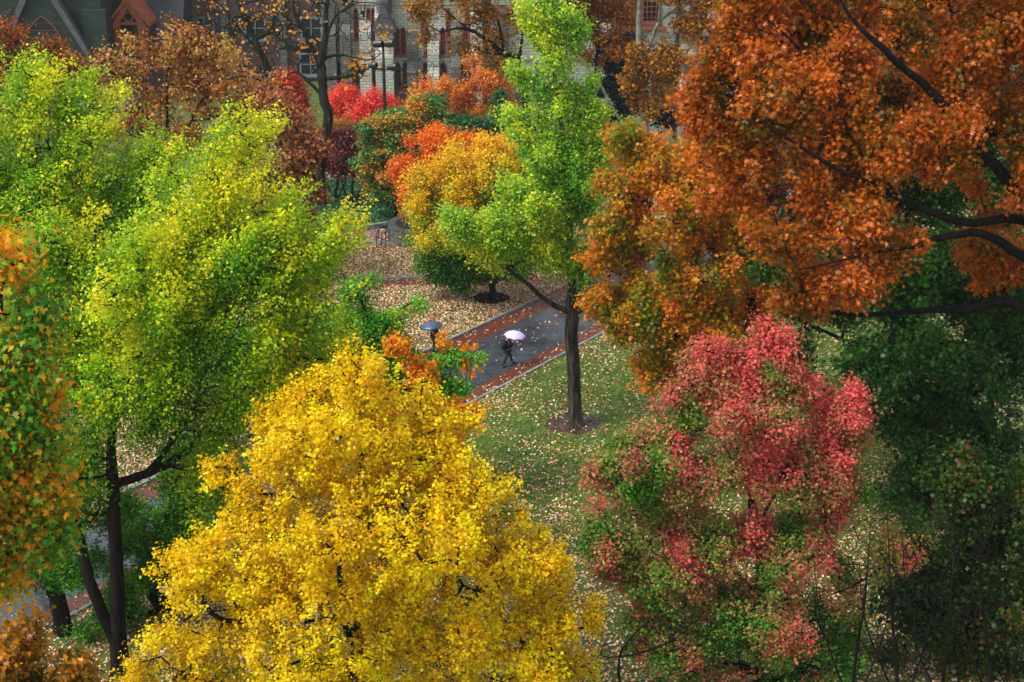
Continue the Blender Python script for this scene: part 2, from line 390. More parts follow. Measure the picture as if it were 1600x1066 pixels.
# lower right edge of the walk, lower left edge, and the two paving joints
R0, R1 = G(757, 617), G(938, 521); Lf0, Lf1 = G(713, 529), G(843, 467)
JR0, JR1 = G(726, 616), G(937, 504); JL0, JL1 = G(735, 539), G(866, 478)
# make everything parallel to the right edge
u = (R1 - R0).normalized(); nrm_ = Vector((-u.y, u.x, 0))
wL = ((Lf0 - R0).dot(nrm_) + (Lf1 - R0).dot(nrm_)) / 2
wJR = ((JR0 - R0).dot(nrm_) + (JR1 - R0).dot(nrm_)) / 2
wJL = ((JL0 - R0).dot(nrm_) + (JL1 - R0).dot(nrm_)) / 2
def W(a, bb): return R0 + u * a + nrm_ * bb
S1 = (Lf1 - R0).dot(u)          # where the left kerb ends at the cross path
print('walk', u, wL, wJR, wJL, S1)
sheet('brick_walk', [W(-60, 0), W(60, 0), W(60, wL), W(-60, wL)], .004, M['brickpave'])
sheet('path', [W(-60, wJR), W(60, wJR), W(60, wJL), W(-60, wJL)], .008, M['asphalt'])
# cross path of brick behind the leafy corner lawn
X0 = W(S1, wL)
cross = [G(440, 470), G(561, 457), G(690, 446), G(834, 446), X0, W(S1 + 9, wL - .05), G(980, 424), G(838, 424), G(668, 434), G(570, 440), G(440, 452)]
sheet('cross_path', cross, .006, M['brickpave'])
def kerb(name, pts, wd=.16, h=.11):
    mb = MB()
    for a, bb in zip(pts[:-1], pts[1:]):
        d = (bb - a).normalized(); nn = Vector((-d.y, d.x, 0)) * wd / 2
        mb.prism_z([((a - nn).x, (a - nn).y), ((bb - nn).x, (bb - nn).y), ((bb + nn).x, (bb + nn).y), ((a + nn).x, (a + nn).y)], -.05, h)
    o = mb.build(name, M['kerb']); o['kind'] = 'structure'; return o
kerb('kerb', [W(-60, -.08), W(60, -.08)], h=.07)
kerb('kerb', [W(-60, wL + .08), W(S1, wL + .08)], h=.12, wd=.2)
kerb('kerb', [G(980, 423), G(838, 423), G(668, 432.5), G(570, 438.5), G(440, 450)])
plaza = [G(430, 392), G(546, 380), G(574, 378.5), G(605, 381.5), G(626, 386), G(700, 377), G(700, 362), G(612, 352), G(560, 362), G(430, 372)]
sheet('plaza', plaza, .006, noisy('plaza_paving', (.16, .10, .10), (.26, .18, .18), scale=3, rough=.35, bump=.1))
kerb('kerb', [G(574, 379), G(605, 382), G(624, 385)], wd=.35, h=.14)
kerb('kerb', [G(430, 371), G(560, 361), G(607, 354)], wd=.3, h=.35)
sheet('planting_bed', [G(380, 369), G(560, 359), G(612, 350), G(700, 340), G(720, 270), G(380, 270)], .005, M['ivy_soil'])
def disc(name, c, r, z, mat, sy=1.0, seed=0):
    rg = random.Random(seed); pts = []
    for i in range(28):
        a = i / 28 * 6.283; q = r * (1 + rg.uniform(-.09, .09)); pts.append(Vector((c.x + math.cos(a) * q, c.y + math.sin(a) * q * sy, 0)))
    return sheet(name, pts, z, mat)
GK = G(899, 664); disc('mulch_ring', GK + Vector((-.1, .25, 0)), 1.35, .006, M['wet_soil'], seed=1)
MP = G(768, 466); disc('mulch_ring', MP, 1.2, .006, M['soil'], seed=2)

def fallen(name, npts, rect, dens, size, pal, zfun=None, seed=3):
    r = np.random.default_rng(seed)
    (x0, x1, y0, y1) = rect
    p = np.stack([r.uniform(x0, x1, npts), r.uniform(y0, y1, npts), np.zeros(npts)], 1)
    keep = r.uniform(0, 1, npts) < dens(p)
    p = p[keep]; k = len(p); p[:, 2] = .016 + r.uniform(0, .03, k)
    nr = r.normal(size=(k, 3)) * .42 + np.array([0, 0, 1]); tp = r.normal(size=(k, 3))
    col = pal_lookup(pal, r.uniform(0, 1, k)) * (1 + r.normal(size=(k, 1)) * .2).clip(.4, 1.5)
    o = leaves_object(name, p, nr, tp, size * r.uniform(.6, 1.3, k), col.clip(0, .9), M['litter'], None, KITE)
    o['kind'] = 'stuff'; print(name, k); return o
Rn = np.array(R0); un = np.array(u); nn = np.array(nrm_)
cr_y0 = G(690, 446).y; cr_y1 = G(668, 434).y; pl_y = G(600, 384).y
def uv(p): q = p - Rn; return q @ un, q @ nn
def frustum(p, mg=1.1): return np.abs(p[:, 0]) < (p[:, 1] * cp + H * sp) * (800 / F) * mg
gkc = np.array(GK); mpc = np.array(MP)
def dens_lawn(p):
    a, b_ = uv(p); cl = noise3(p, 2.4) * .5 + noise3(p + 9, .8) * .3
    d = np.where(b_ < 0, .22 + .34 * cl + .35 * np.clip((66 - p[:, 1]) / 12, 0, 1), 0.0)
    left = b_ > wL
    d = np.where(left, .95 + .2 * cl, d)
    near = np.exp(-np.abs(b_) / 1.6); d = np.where(b_ < -.15, d + near * (.35 + .3 * cl), d)
    crossb = (p[:, 1] > cr_y0) & (p[:, 1] < cr_y1) & (b_ > wL - 1)
    d = np.where(crossb, .22, d)
    d = np.where(p[:, 1] > pl_y + .5, .35, d)
    d = np.where(np.hypot(p[:, 0] - gkc[0], p[:, 1] - gkc[1]) < 1.3, .08, d)
    d = np.where(np.hypot(p[:, 0] - mpc[0], p[:, 1] - mpc[1]) < 1.1, .06, d)
    return d * frustum(p)
TAN = ('6a3a22', 'b87448', 'dcac84', 'f0d2b4', 'cc9068', 'd8904c', 'f8e4cc', 'e4b868')
fallen('fallen_leaves', 620000, (-26, 34, 45, 125), dens_lawn, .115, TAN)
def dens_walk(p):
    a, b_ = uv(p); inw = (b_ > 0) & (b_ < wL)
    asp = (b_ > wJR) & (b_ < wJL)
    d = np.where(asp, .07 + .16 * np.clip(noise3(p, 1.8), 0, 1), .42)
    return d * inw * frustum(p)
fallen('path_leaves', 90000, (-24, 26, 45, 112), dens_walk, .12, ('9a5a34', 'd89c6c', 'efd6b2', 'e0a84a', 'c07040'), seed=4)
# turf blades read as a rough green sheet of small upright leaves
def grass_tufts():
    r = np.random.default_rng(8); k = 120000
    p = np.stack([r.uniform(-6, 24, k), r.uniform(55, 100, k), np.full(k, .03)], 1); a, b_ = uv(p)
    ok = (b_ < -.2) & frustum(p) & (r.uniform(0, 1, k) < .7) & (np.hypot(p[:, 0] - gkc[0], p[:, 1] - gkc[1]) > 1.35); p = p[ok]; k = len(p)
    nr = r.normal(size=(k, 3)) + np.array([0, -.8, .3]); tp = r.normal(size=(k, 3)) * .4 + np.array([0, 0, 1])
    col = pal_lookup(('345a0a', '5a8214', '7ea01e', 'a4a83a'), .5 + .3 * noise3(p, 2.0) + r.normal(size=k) * .15)
    o = leaves_object('grass', p, nr, tp, .10 * r.uniform(.6, 1.3, k), col, M['leaf'], None, KITE); o['kind'] = 'stuff'
grass_tufts()
def ivy():
    r = np.random.default_rng(9); k = 30000; y0, y1 = G(600, 358).y, G(600, 285).y
    p = np.stack([r.uniform(-24, -2, k), r.uniform(y0, y1, k), r.uniform(.05, .35, k)], 1); p = p[noise3(p, 3) > -.6]; k = len(p)
    nr = r.normal(size=(k, 3)) * .6 + np.array([0, -.2, 1]); tp = r.normal(size=(k, 3))
    col = pal_lookup(('16402a', '2c6a42', '3f8050', '6f9a60'), r.uniform(0, 1, k))
    o = leaves_object('ivy_ground_cover', p, nr, tp, .2 * r.uniform(.6, 1.3, k), col, M['leaf'], None, KITE); o['kind'] = 'stuff'
ivy()

# ------------------------------------------------------------------ buildings behind the trees
def arch_outline(w_, h, n=5, x=0, z=0):
    hw = w_ / 2; spring = h - w_ * .9
    pts = [(x - hw, z), (x + hw, z), (x + hw, z + spring)]
    R = w_ * 1.06
    for i in range(1, n):            # right arc centred on left side
        t = i / n; a = t * math.acos((R - hw) / R); pts.append((x + hw - R + R * math.cos(a), z + spring + R * math.sin(a)))
    top = z + spring + R * math.sin(math.acos((R - hw) / R)); pts.append((x, top))
    for i in range(n - 1, 0, -1):
        t = i / n; a = t * math.acos((R - hw) / R); pts.append((x - hw + R - R * math.cos(a), z + spring + R * math.sin(a)))
    pts.append((x - hw, z + spring)); return pts
def lancet(root, x, y, z, w_, h, frame='redframe', bars=True, sill=True):
    o_, i_ = arch_outline(w_, h), arch_outline(w_ - .22, h - .2, z=.1)
    mb = MB().ring(o_, i_, -.10, .02)
    if bars:
        mb.box(-.025, .025, -.045, -.012, .1, h * .8)
        for q in range(1, int(h / .7)): mb.box(-w_ / 2 + .1, w_ / 2 - .1, -.04, -.014, q * .7, q * .7 + .035)
    if sill: mb.box(-w_ / 2 - .12, w_ / 2 + .12, -.22, .01, -.14, -.002)
    f = mb.build('window', M[frame], root, loc=(x, y, z))
    MB().prism_y(arch_outline(w_ - .24, h - .22, z=.11), -.012, .01).build('pane', M['glass'], f)
    return f
def rect_window(root, x, y, z, w_, h, nx, nz, frame='redframe', th=.12, bar=.035):
    o_ = [(-w_ / 2, 0), (w_ / 2, 0), (w_ / 2, h), (-w_ / 2, h)]; i_ = [(-w_ / 2 + th, th), (w_ / 2 - th, th), (w_ / 2 - th, h - th), (-w_ / 2 + th, h - th)]
    mb = MB().ring(o_, i_, -.12, .02)
    for i in range(1, nx):
        q = -w_ / 2 + w_ * i / nx; bb = bar * (2.2 if i % 4 == 0 else 1); mb.box(q - bb, q + bb, -.08, -.014, th, h - th)
    for i in range(1, nz):
        q = h * i / nz; mb.box(-w_ / 2 + th, w_ / 2 - th, -.06, -.016, q - bar, q + bar)
    mb.box(-w_ / 2 - .15, w_ / 2 + .15, -.26, .01, -.2, -.002)
    f = mb.build('window', M[frame], root, loc=(x, y, z))
    MB().box(-w_ / 2 + th * .9, w_ / 2 - th * .9, -.012, .008, th * .9, h - th * .9).build('pane', M['glass'], f)
    return f
def copy_win(f, x, y, z):
    c = copy_tree(f); c.parent = f.parent; c.location = (x, y, z); return c

def stone_hall():
    Y = 147.0; xl = P(508, 160, Y).x; xr = P(800, 160, Y).x; xe = xr + 24
    root = empty('stone_hall', (0, Y, 0), 0, 'long pale grey stone hall with buttresses and narrow red lancet windows', 'building')
    MB().box(xl, xe, 0, 16, -.2, 15).build('wall', M['stone'], root)
    rf = MB().prism_x([(-.6, 15.02), (16.6, 15.02), (8, 23)], xl - .4, xe + .4).build('roof', M['slate'], root)
    MB().box(xl - .1, xe + .1, -.18, -.003, 4.05, 4.3).box(xl - .1, xe + .1, -.25, -.003, 9.3, 9.6).build('string_course', M['stone_smooth'], root)
    MB().box(xl - .15, xe + .15, -.45, -.003, -.2, 1.0).build('plinth', M['stone_dark'], root)
    # buttresses: px position, width m, depth, top height, material
    for px, bw, bd, top, mt in [(518, 1.3, 1.2, 12, 'stone_dark'), (543, 1.0, 1.1, 12, 'stone_dark'), (573, 1.1, 1.0, 6.6, 'stone'), (603, 1.7, 1.5, 8.2, 'stone'),
                                (645, 1.0, 1.2, 5.6, 'stone_dark'), (678, 1.1, 1.4, 4.8, 'stone'), (713, .9, 1.2, 6.5, 'stone_dark'), (745, 1.1, 1.2, 8.0, 'stone'), (785, 1.1, 1.2, 8.0, 'stone_dark')]:
        x = P(px, 120, Y).x; hw = bw / 2
        prof = [(0.01, -.2), (-bd, -.2), (-bd, top * .55), (-bd * .55, top * .55 + .9), (-bd * .55, top), (0.01, top + 1.2)]
        MB().prism_x(prof[::-1], x - hw, x + hw).build('buttress', M[mt], root)
    # gabled cap on the main buttress, with its pinnacle shaft above
    x = P(603, 60, Y).x
    MB().prism_y([(x - 1.15, 7.0), (x + 1.15, 7.0), (x, 9.7)], -2.0, -.003).build('gablet', M['lead'], root)
    MB().prism_z([(x + math.cos(i * 1.0472) * .75, -.9 + math.sin(i * 1.0472) * .75) for i in range(6)], 8.6, 15.5).build('shaft', M['stone_dark'], root)
    protoL = lancet(root, P(587, 130, Y).x, 0, 1.4, .62, 2.5)
    for px in (622, 634, 531, 557, 693, 666, 724, 736, 768):
        copy_win(protoL, P(px, 130, Y).x, 0, 1.4)
    protoU = lancet(root, P(576, 30, Y).x, 0, 6.0, .5, 3.0)
    for px in (583, 590, 556, 531, 660, 700, 730, 762): copy_win(protoU, P(px, 20, Y).x, 0, 6.0)
    protoM = lancet(root, P(621, 70, Y).x, 0, 4.5, .6, 2.7)
    for px in (630, 667, 692, 704, 728, 760, 772): copy_win(protoM, P(px, 70, Y).x, 0, 4.5)
    # bigger storey windows high on the wall
    pb = rect_window(root, xl + 3, 0, 10.2, 1.6, 3.2, 4, 5)
    for i in range(1, 14): copy_win(pb, xl + 3 + i * 2.9, 0, 10.2)
stone_hall()

def red_window_block():
    Y = 131.0; xl = P(955, 160, Y).x; xr = P(1300, 160, Y).x
    root = empty('stone_wing', (0, Y, 0), 0, 'grey green stone wing with wide red mullioned windows behind sycamore trunk', 'building')
    MB().box(xl, xr, 0, 15, -.2, 17).build('wall', M['stone_smooth'], root)
    MB().prism_x([(-.6, 17.02), (15.6, 17.02), (7.5, 24)], xl - .4, xr + .4).build('roof', M['slate'], root)
    w_ = 3.0; x = P(1004, 30, Y).x; z = P(1004, 36, Y).z
    pw_ = rect_window(root, x, 0, z, w_, 3.2, 8, 7, bar=.03, th=.16)
    MB().box(x - 2.4, x + 2.0, -.3, -.003, z - .55, z - .26).build('sill_band', M['terracotta'], root)
    x2 = P(1118, 90, Y).x; z2 = P(1118, 90, Y).z; copy_win(pw_, x2, 0, z2)
    for i in range(5): MB().box(x2 - 1.7, x2 + 1.7, -.12 - .03 * (i % 2), -.003, z2 - .62 - i * .28, z2 - .4 - i * .28).build('sill_band', M['terracotta'], root)
    x3 = P(1034, 160, Y).x; z3 = P(1034, 165, Y).z
    rect_window(root, x3, 0, z3, 1.5, 2.5, 3, 4, th=.16); MB().box(x3 - 1.1, x3 + 1.1, -.16, -.003, z3 + 2.6, z3 + 3.5).build('lintel', M['terracotta'], root)
    xd = P(1068, 60, Y).x
    MB().prism_x([(.01, -.2), (-1.3, -.2), (-1.3, 4.4), (-.8, 5.4), (-.8, 7.4), (0.01, 8.4)][::-1], xd - .28, xd + 1.2).build('buttress', M['stone_smooth'], root)
    MB().tube([(xd - .55, -.28, 0), (xd - .55, -.28, 12)], .16, 8).build('drainpipe', M['iron'], root)
    MB().prism_x([(-1.6, P(1068, 52, Y).z), (-.003, P(1068, 40, Y).z), (-.003, P(1068, 52, Y).z - .5)][::-1], xd - .1, xd + 1.9).box(xd, xd + 1.8, -1.35, -.81, 5.3, 7.2).build('canopy', M['lead'], root)
red_window_block()

def brick_building():
    Y = 158.0; xl = P(238, 100, Y).x; xr = P(512, 100, Y).x
    root = empty('brick_building', (0, Y, 0), 0, 'dull red brick building with pale framed windows behind bare trees', 'building')
    MB().box(xl, xr - 1, 0, 14, -.2, 13).build('wall', M['brickwall'], root)
    MB().prism_x([(-.6, 13.02), (14.6, 13.02), (7, 20)], xl - .4, xr - .6).build('roof', M['slate'], root)
    x = P(486, 40, Y).x
    pw_ = rect_window(root, x, 0, P(486, 62, Y).z, 2.2, 2.3, 2, 2, frame='whiteframe', th=.16, bar=.05)
    for px, py in ((486, 118), (400, 62), (320, 62), (400, 150), (320, 150), (262, 62)): copy_win(pw_, P(px, py, Y).x, 0, P(px, py, Y).z)
    for px in (262, 275, 303, 350, 440):
        q = P(px, 10, Y).x; MB().box(q - .35, q + .35, -.4, -.003, 0, 12.9).build('pier', M['stone_dark'], root)
brick_building()

def slate_building():
    Y = 150.0; xl = P(155, 60, Y).x; xr = P(246, 60, Y).x
    root = empty('slate_roof_wing', (0, Y, 0), 0, 'steep dark slate roof wing carrying a terracotta gabled dormer', 'building')
    MB().box(xl, xr + 2, 1.2, 12, -.2, 3.6).build('wall', M['brickwall'], root)
    zr = 3.3
    r_ = MB().add([(xl, .5, zr), (xr + 2, .5, zr), (xr + 2, 7.5, zr + 11), (xl, 7.5, zr + 11), (xl, 14, zr), (xr + 2, 14, zr)],
                  [(0, 1, 2, 3), (3, 2, 5, 4), (0, 3, 4), (1, 5, 2), (0, 4, 5, 1)]).build('roof', M['slate'], root)
    x = P(202, 40, Y).x; z0 = 3.4; zt = P(202, -6, Y).z; ze = P(202, 33, Y).z
    d = MB().ring([(-1.45, z0), (1.45, z0), (1.45, ze), (0, zt - .35), (-1.45, ze)], [(-.85, z0 + .3), (.85, z0 + .3), (.85, ze - .05), (0, ze + 1.25), (-.85, ze - .05)], -.25, .3)
    d.box(-1.45, 1.45, .3, 4.5, z0, ze - .1)
    d.add([(-2.05, -.5, ze - .15), (0, -.5, zt), (0, 4.5, zt), (-2.05, 4.5, ze - .15), (-2.05, -.5, ze - .5), (0, -.5, zt - .45), (0, 4.5, zt - .45), (-2.05, 4.5, ze - .5)],
          [(0, 1, 5, 4), (0, 3, 2, 1), (4, 5, 6, 7), (3, 0, 4, 7), (1, 2, 6, 5), (2, 3, 7, 6)])
    d.add([(2.05, -.5, ze - .15), (0, -.502, zt), (0, 4.5, zt), (2.05, 4.5, ze - .15), (2.05, -.5, ze - .5), (0, -.502, zt - .45), (0, 4.5, zt - .45), (2.05, 4.5, ze - .5)],
          [(0, 4, 5, 1), (0, 1, 2, 3), (4, 7, 6, 5), (3, 7, 4, 0), (1, 5, 6, 2), (2, 6, 7, 3)])
    d.box(-1.7, -1.1, -.32, -.255, ze - .75, ze - .2).box(1.1, 1.7, -.32, -.255, ze - .75, ze - .2).box(-.84, .84, -.2, .1, ze - .35, ze - .1)
    dm = d.build('dormer', M['terracotta'], root, loc=(x, 0, 0))
    MB().prism_y([(-.84, z0 + .3), (.84, z0 + .3), (.84, ze - .06), (0, ze + 1.2), (-.84, ze - .06)], .12, .2).build('pane', M['glass'], dm)
    t_ = MB(); cs_ = [(math.cos(i * .5236) * .5, ze + .42 + math.sin(i * .5236) * .5) for i in range(12)]; ci = [(math.cos(i * .5236) * .38, ze + .42 + math.sin(i * .5236) * .38) for i in range(12)]
    t_.ring(cs_, ci, -.15, .11).build('tracery', M['terracotta'], dm)
    return root
slate_building()

def green_building():
    Y = 146.0; xl = P(-60, 60, Y).x; xr = P(162, 60, Y).x
    root = empty('green_stone_building', (0, Y, 0), 0, 'dark green stone gothic building with pointed gable and arched window at far left', 'building')
    MB().box(xl - 8, xr, 0, 14, -.2, 14).build('wall', M['serpentine'], root)
    MB().prism_x([(-.6, 14.02), (14.6, 14.02), (7, 22)], xl - 8.4, xr + .4).build('roof', M['slate'], root)
    xc = P(75, 60, Y).x
    MB().prism_y([(xc - 4.6, -.2), (xc + 4.6, -.2), (xc + 4.6, 4.5), (xc, 12.5), (xc - 4.6, 4.5)], -1.4, -.003).build('gable', M['serpentine'], root)
    for sg in (-1, 1):
        MB().prism_y([(xc + sg * 5.1, 3.6), (xc + sg * 4.7, 3.5), (xc, 12.1), (xc, 13.4)][::sg], -1.8, -.9).build('coping', M['lead'], root)
    lancet(root, xc, -1.4, 1.6, 3.8, 7.0, frame='redframe')
    for px in (128, 20): lancet(root, P(px, 60, Y).x, 0 if px == 128 else -1.4, 3.2, 1.0, 3.0)
    MB().box(xr - 1.6, xr + .6, -1.0, -.003, -.2, 9).build('buttress', M['serpentine'], root)
    MB().box(xl, xr + 3, -2.6, -2.2, -.1, 1.3).build('parapet', M['stone_smooth'], root)
green_building()

# ------------------------------------------------------------------ curved wall, handrails, lamps
def curved_wall():
    pts = [G(655, 352), G(634, 361), G(616, 369), G(612, 375), G(618, 382), G(632, 386), G(650, 385), G(675, 380)]
    # smooth the line
    def cr(p0, p1, p2, p3, t): return .5 * ((2 * p1) + (-p0 + p2) * t + (2 * p0 - 5 * p1 + 4 * p2 - p3) * t * t + (-p0 + 3 * p1 - 3 * p2 + p3) * t ** 3)
    q = [pts[0]] + pts + [pts[-1]]; sm = [cr(q[i], q[i + 1], q[i + 2], q[i + 3], k / 5) for i in range(len(pts) - 1) for k in range(5)] + [pts[-1]]
    root = empty('curved_wall', sm[20], 0, 'low curved dark stone garden wall with pale coping beside handrails', 'wall')
    def strip(name, mat, hw, z0, z1):
        mb = MB(); L_, R_ = [], []
        for i, p in enumerate(sm):
            d = (sm[min(i + 1, len(sm) - 1)] - sm[max(i - 1, 0)]).normalized(); n_ = Vector((-d.y, d.x, 0)) * hw
            L_.append(p - n_ - sm[20]); R_.append(p + n_ - sm[20])
        k = len(sm); vs_ = []
        for a, b_ in zip(L_, R_): vs_ += [(a.x, a.y, z0), (b_.x, b_.y, z0), (b_.x, b_.y, z1), (a.x, a.y, z1)]
        fs = [(4 * i + j, 4 * i + 4 + j, 4 * i + 4 + (j + 1) % 4, 4 * i + (j + 1) % 4) for i in range(k - 1) for j in range(4)] + [(3, 2, 1, 0), tuple(4 * (k - 1) + j for j in range(4))]
        mb.add(vs_, fs).build(name, mat, root)
    strip('wall', M['stone_dark'], .2, -.1, 1.05); strip('coping', noisy('wet_coping', (.05, .06, .06), (.12, .13, .135), scale=3, rough=.3), .27, 1.052, 1.16)
curved_wall()
def handrail(pts, label, hgt=.95):
    o0 = pts[0]; root = empty('handrail', o0, 0, label, 'handrail', 'handrails by the curved wall')
    mb = MB()
    for p in pts:
        q = p - o0; MB().tube([q, q + Vector((0, 0, hgt))], .03, 6).build('post', M['iron'], root)
    MB().tube([p - o0 + Vector((0, 0, hgt)) for p in pts], .03, 6).build('rail', M['iron'], root)
    MB().tube([p - o0 + Vector((0, 0, hgt * .55)) for p in pts], .02, 6).build('rail', M['iron'], root)
handrail([G(596, 387), G(603, 385.5), G(608, 380), G(625, 381)], 'dark iron handrail nearest the curved wall, in front')
handrail([G(589, 388), G(592, 380), G(603, 374), G(612, 368)], 'dark iron handrail running behind the front one to the wall end')

def flood_pole():
    b = G(606, 331); root = empty('floodlight_pole', b, 0, 'tall dark pole carrying four floodlights before the stone hall', 'lamp post')
    zt = P(594, 72, b.y).z; zm = P(594, 107, b.y).z
    MB().tube([(0, 0, 0), (0, 0, .4), (0, 0, zm), (0, 0, zt)], [.2, .15, .11, .08], 10).build('pole', M['iron'], root, smooth=True)
    MB().tube([(-.75, 0, zm - .1), (.55, 0, zm - .1)], .04, 8).build('cross_arm', M['iron'], root)
    MB().tube([(-.45, 0, zt), (.45, 0, zt)], .04, 8).build('cross_arm', M['iron'], root)
    for x, z, sc in ((-.75, zm + .2, .24), (.6, zm + .08, .27), (-.36, zt + .12, .30), (.40, zt + .16, .30)):
        f = MB().tube([(x - sc * 1.1, .1, z - .05), (x - sc * .8, 0, z), (x + sc * .5, -.1, z + .05), (x + sc * 1.1, -.2, z + .05)], [sc * .4, sc * .75, sc * .9, sc * .8], 12).build('floodlight', M['iron'], root, smooth=False)
        MB().tube([(x, 0, z - .3), (x, 0, z)], .05, 6).build('bracket', M['iron'], f)
        MB().tube([(x + sc * 1.105, -.2, z + .05), (x + sc * 1.13, -.205, z + .05)], sc * .68, 12).build('lens', M['glass'], f)
flood_pole()
def street_lamp(px, pyb, pyt, label):
    b = G(px, pyb); root = empty('street_lamp', b, 0, label, 'lamp post'); zt = P(px, pyt, b.y).z
    MB().tube([(0, 0, 0), (0, 0, .5), (0, 0, .55), (0, 0, zt - .7)], [.13, .12, .07, .055], 10).build('pole', M['iron'], root, smooth=True)
    MB().tube([(0, 0, zt - .7), (0, 0, zt - .62), (0, 0, zt - .3), (0, 0, zt - .25)], [.08, .2, .27, .29], 12).build('lantern', M['whiteframe'], root, smooth=True)
    MB().tube([(0, 0, zt - .25), (0, 0, zt - .12), (0, 0, zt)], [.34, .2, .03], 12).build('cap', M['whiteframe'], root, smooth=True)
street_lamp(1568, 705, 512, 'slim dark lamp post with pale cap among the dark trees at right')

# ------------------------------------------------------------------ people
def cloth(name, c): return noisy(name, tuple(q * .7 for q in c), c, scale=9, rough=.85, bump=.2)
M['skin'] = noisy('skin', (.42, .24, .17), (.5, .3, .22), scale=8, rough=.55, bump=0)
M['hair'] = noisy('hair', (.01, .008, .006), (.03, .022, .016), scale=30, rough=.6, bump=.3)
THK = 1.08
def skin_mesh(name, joints, mat, parent, sub=1):
    """joints: list of (pos, radius or (rx,ry), parent index)"""
    me = bpy.data.meshes.new(name); me.from_pydata([j[0] for j in joints], [(j[2], i) for i, j in enumerate(joints) if j[2] >= 0], [])
    me.materials.append(mat); o = bpy.data.objects.new(name, me); C.objects.link(o); o.parent = parent
    md = o.modifiers.new('skin', 'SKIN'); md.use_smooth_shade = True
    me.skin_vertices or bpy.ops
    sv = me.skin_vertices[0].data if me.skin_vertices else None
    if sv is None:
        lay = me.attributes  # created with the modifier normally
    for i, j in enumerate(joints):
        r = j[1] if isinstance(j[1], tuple) else (j[1], j[1]); sv[i].radius = (r[0] * THK, r[1] * THK); sv[i].use_root = (i == 0)
    o.modifiers.new('sub', 'SUBSURF').levels = sub; o.modifiers['sub'].render_levels = sub
    return o
def person(loc, rz, label, coat, trousers, arm='R', stride=.34, hood=False, group='pedestrians under umbrellas'):
    """faces local +X. arm raised holds the umbrella"""
    root = empty('person', loc, rz, label, 'person', group)
    s = 1 if arm == 'L' else -1
    J = []
    def a(p, r, q): J.append((p, r, q)); return len(J) - 1
    pel = a((0, 0, .93), (.13, .15), -1); wst = a((.01, 0, 1.08), (.11, .14), pel); ch = a((.0, 0, 1.28), (.12, .17), wst); shd = a((0, 0, 1.42), (.09, .13), ch)
    nk = a((.02, 0, 1.5), .055, shd); h1 = a((.035, 0, 1.57), .075, nk); h2 = a((.035, 0, 1.66), (.092, .08), h1); a((.03, 0, 1.74), .06, h2)
    nose = a((.135, 0, 1.635), .016, h2)
    for sg, fx in ((1, stride), (-1, -stride)):
        hp = a((0, sg * .1, .88), .095, pel); kn = a((fx * .55 + .05, sg * .1, .49), .062, hp); an = a((fx * .95, sg * .1, .10 if fx > 0 else .13), .042, kn)
        tb = a((fx * .95 + .1, sg * .11, .045), .04, an); a((fx * .95 + .2, sg * .115, .035), .032, tb)
    hands = {}
    for sg in (1, -1):
        sh = a((0, sg * .19, 1.40), .062, shd)
        if sg == s: el = a((.08, sg * .25, 1.15), .047, sh); wr = a((.27, sg * .16, 1.27), .03, el)
        else: el = a((-.02, sg * .26, 1.13), .047, sh); wr = a((.1, sg * .24, .9), .03, el)
        d = (Vector(J[wr][0]) - Vector(J[el][0])).normalized(); pm = Vector(J[wr][0]) + d * .07
        pl = a(tuple(pm), (.034, .022), wr); hands[sg] = pm
        for k in range(4):
            off = Vector((0, (k - 1.5) * .018, 0)); ln = (.036, .042, .038, .03)[k]
            f1 = a(tuple(pm + d * (.03 + ln * .6) + off), .0085, pl); f2 = a(tuple(pm + d * (.03 + ln) + off + Vector((.0, -sg * .012, -.028))), .008, f1)
        t1 = a(tuple(pm + Vector((.02, -sg * .035, .01))), .0095, pl); a(tuple(pm + Vector((.04, -sg * .04, .03))), .0085, t1)
    skin_mesh('body', J, M['skin'], root, 1)
    # clothing follows the body
    K = []
    def c(p, r, q): K.append((p, r, q)); return len(K) - 1
    ch = c((0, 0, 1.28), (.15, .20), -1); wst = c((.0, 0, 1.05), (.14, .17), ch); hem = c((0, 0, .84), (.17, .185), wst); sh0 = c((0, 0, 1.43), (.11, .15), ch); c((.02, 0, 1.5), .075, sh0)
    for sg in (1, -1):
        sh = c((0, sg * .19, 1.40), .08, sh0)
        if sg == s: el = c((.08, sg * .25, 1.15), .063, sh); c((.26, sg * .165, 1.265), .047, el)
        else: el = c((-.02, sg * .26, 1.13), .063, sh); c((.095, sg * .242, .91), .047, el)
    skin_mesh('coat', K, coat, root, 1)
    K = []; wst = c((0, 0, .92), (.145, .165), -1)
    for sg, fx in ((1, stride), (-1, -stride)):
        hp = c((0, sg * .1, .84), .108, wst); kn = c((fx * .55 + .05, sg * .1, .49), .075, hp); c((fx * .95, sg * .1, .09 if fx > 0 else .11), .057, kn)
    skin_mesh('trousers', K, trousers, root, 1)
    for sg, fx in ((1, stride), (-1, -stride)):
        K = []; an = c((fx * .95, sg * .1, .13), .052, -1); hl = c((fx * .95, sg * .1, .055), .055, an); tb = c((fx * .95 + .12, sg * .112, .048), .052, hl); c((fx * .95 + .21, sg * .117, .04), .038, tb)
        skin_mesh('shoe', K, M['hair'], root, 1)
    K = []; h2 = c((.01, 0, 1.68), (.098, .09), -1); c((-.02, 0, 1.60), (.085, .08), h2); c((.03, 0, 1.755), .07, h2); skin_mesh('hair', K, M['hair'], root, 1)
    for sg in (1, -1):
        MB().tube([(.118, sg * .032, 1.655), (.126, sg * .032, 1.655)], .011, 8).build('eye', M['hair'], root)
    mw = Matrix.Translation(Vector(loc)) @ Matrix.Rotation(rz, 4, 'Z')
    return root, mw @ hands[s]
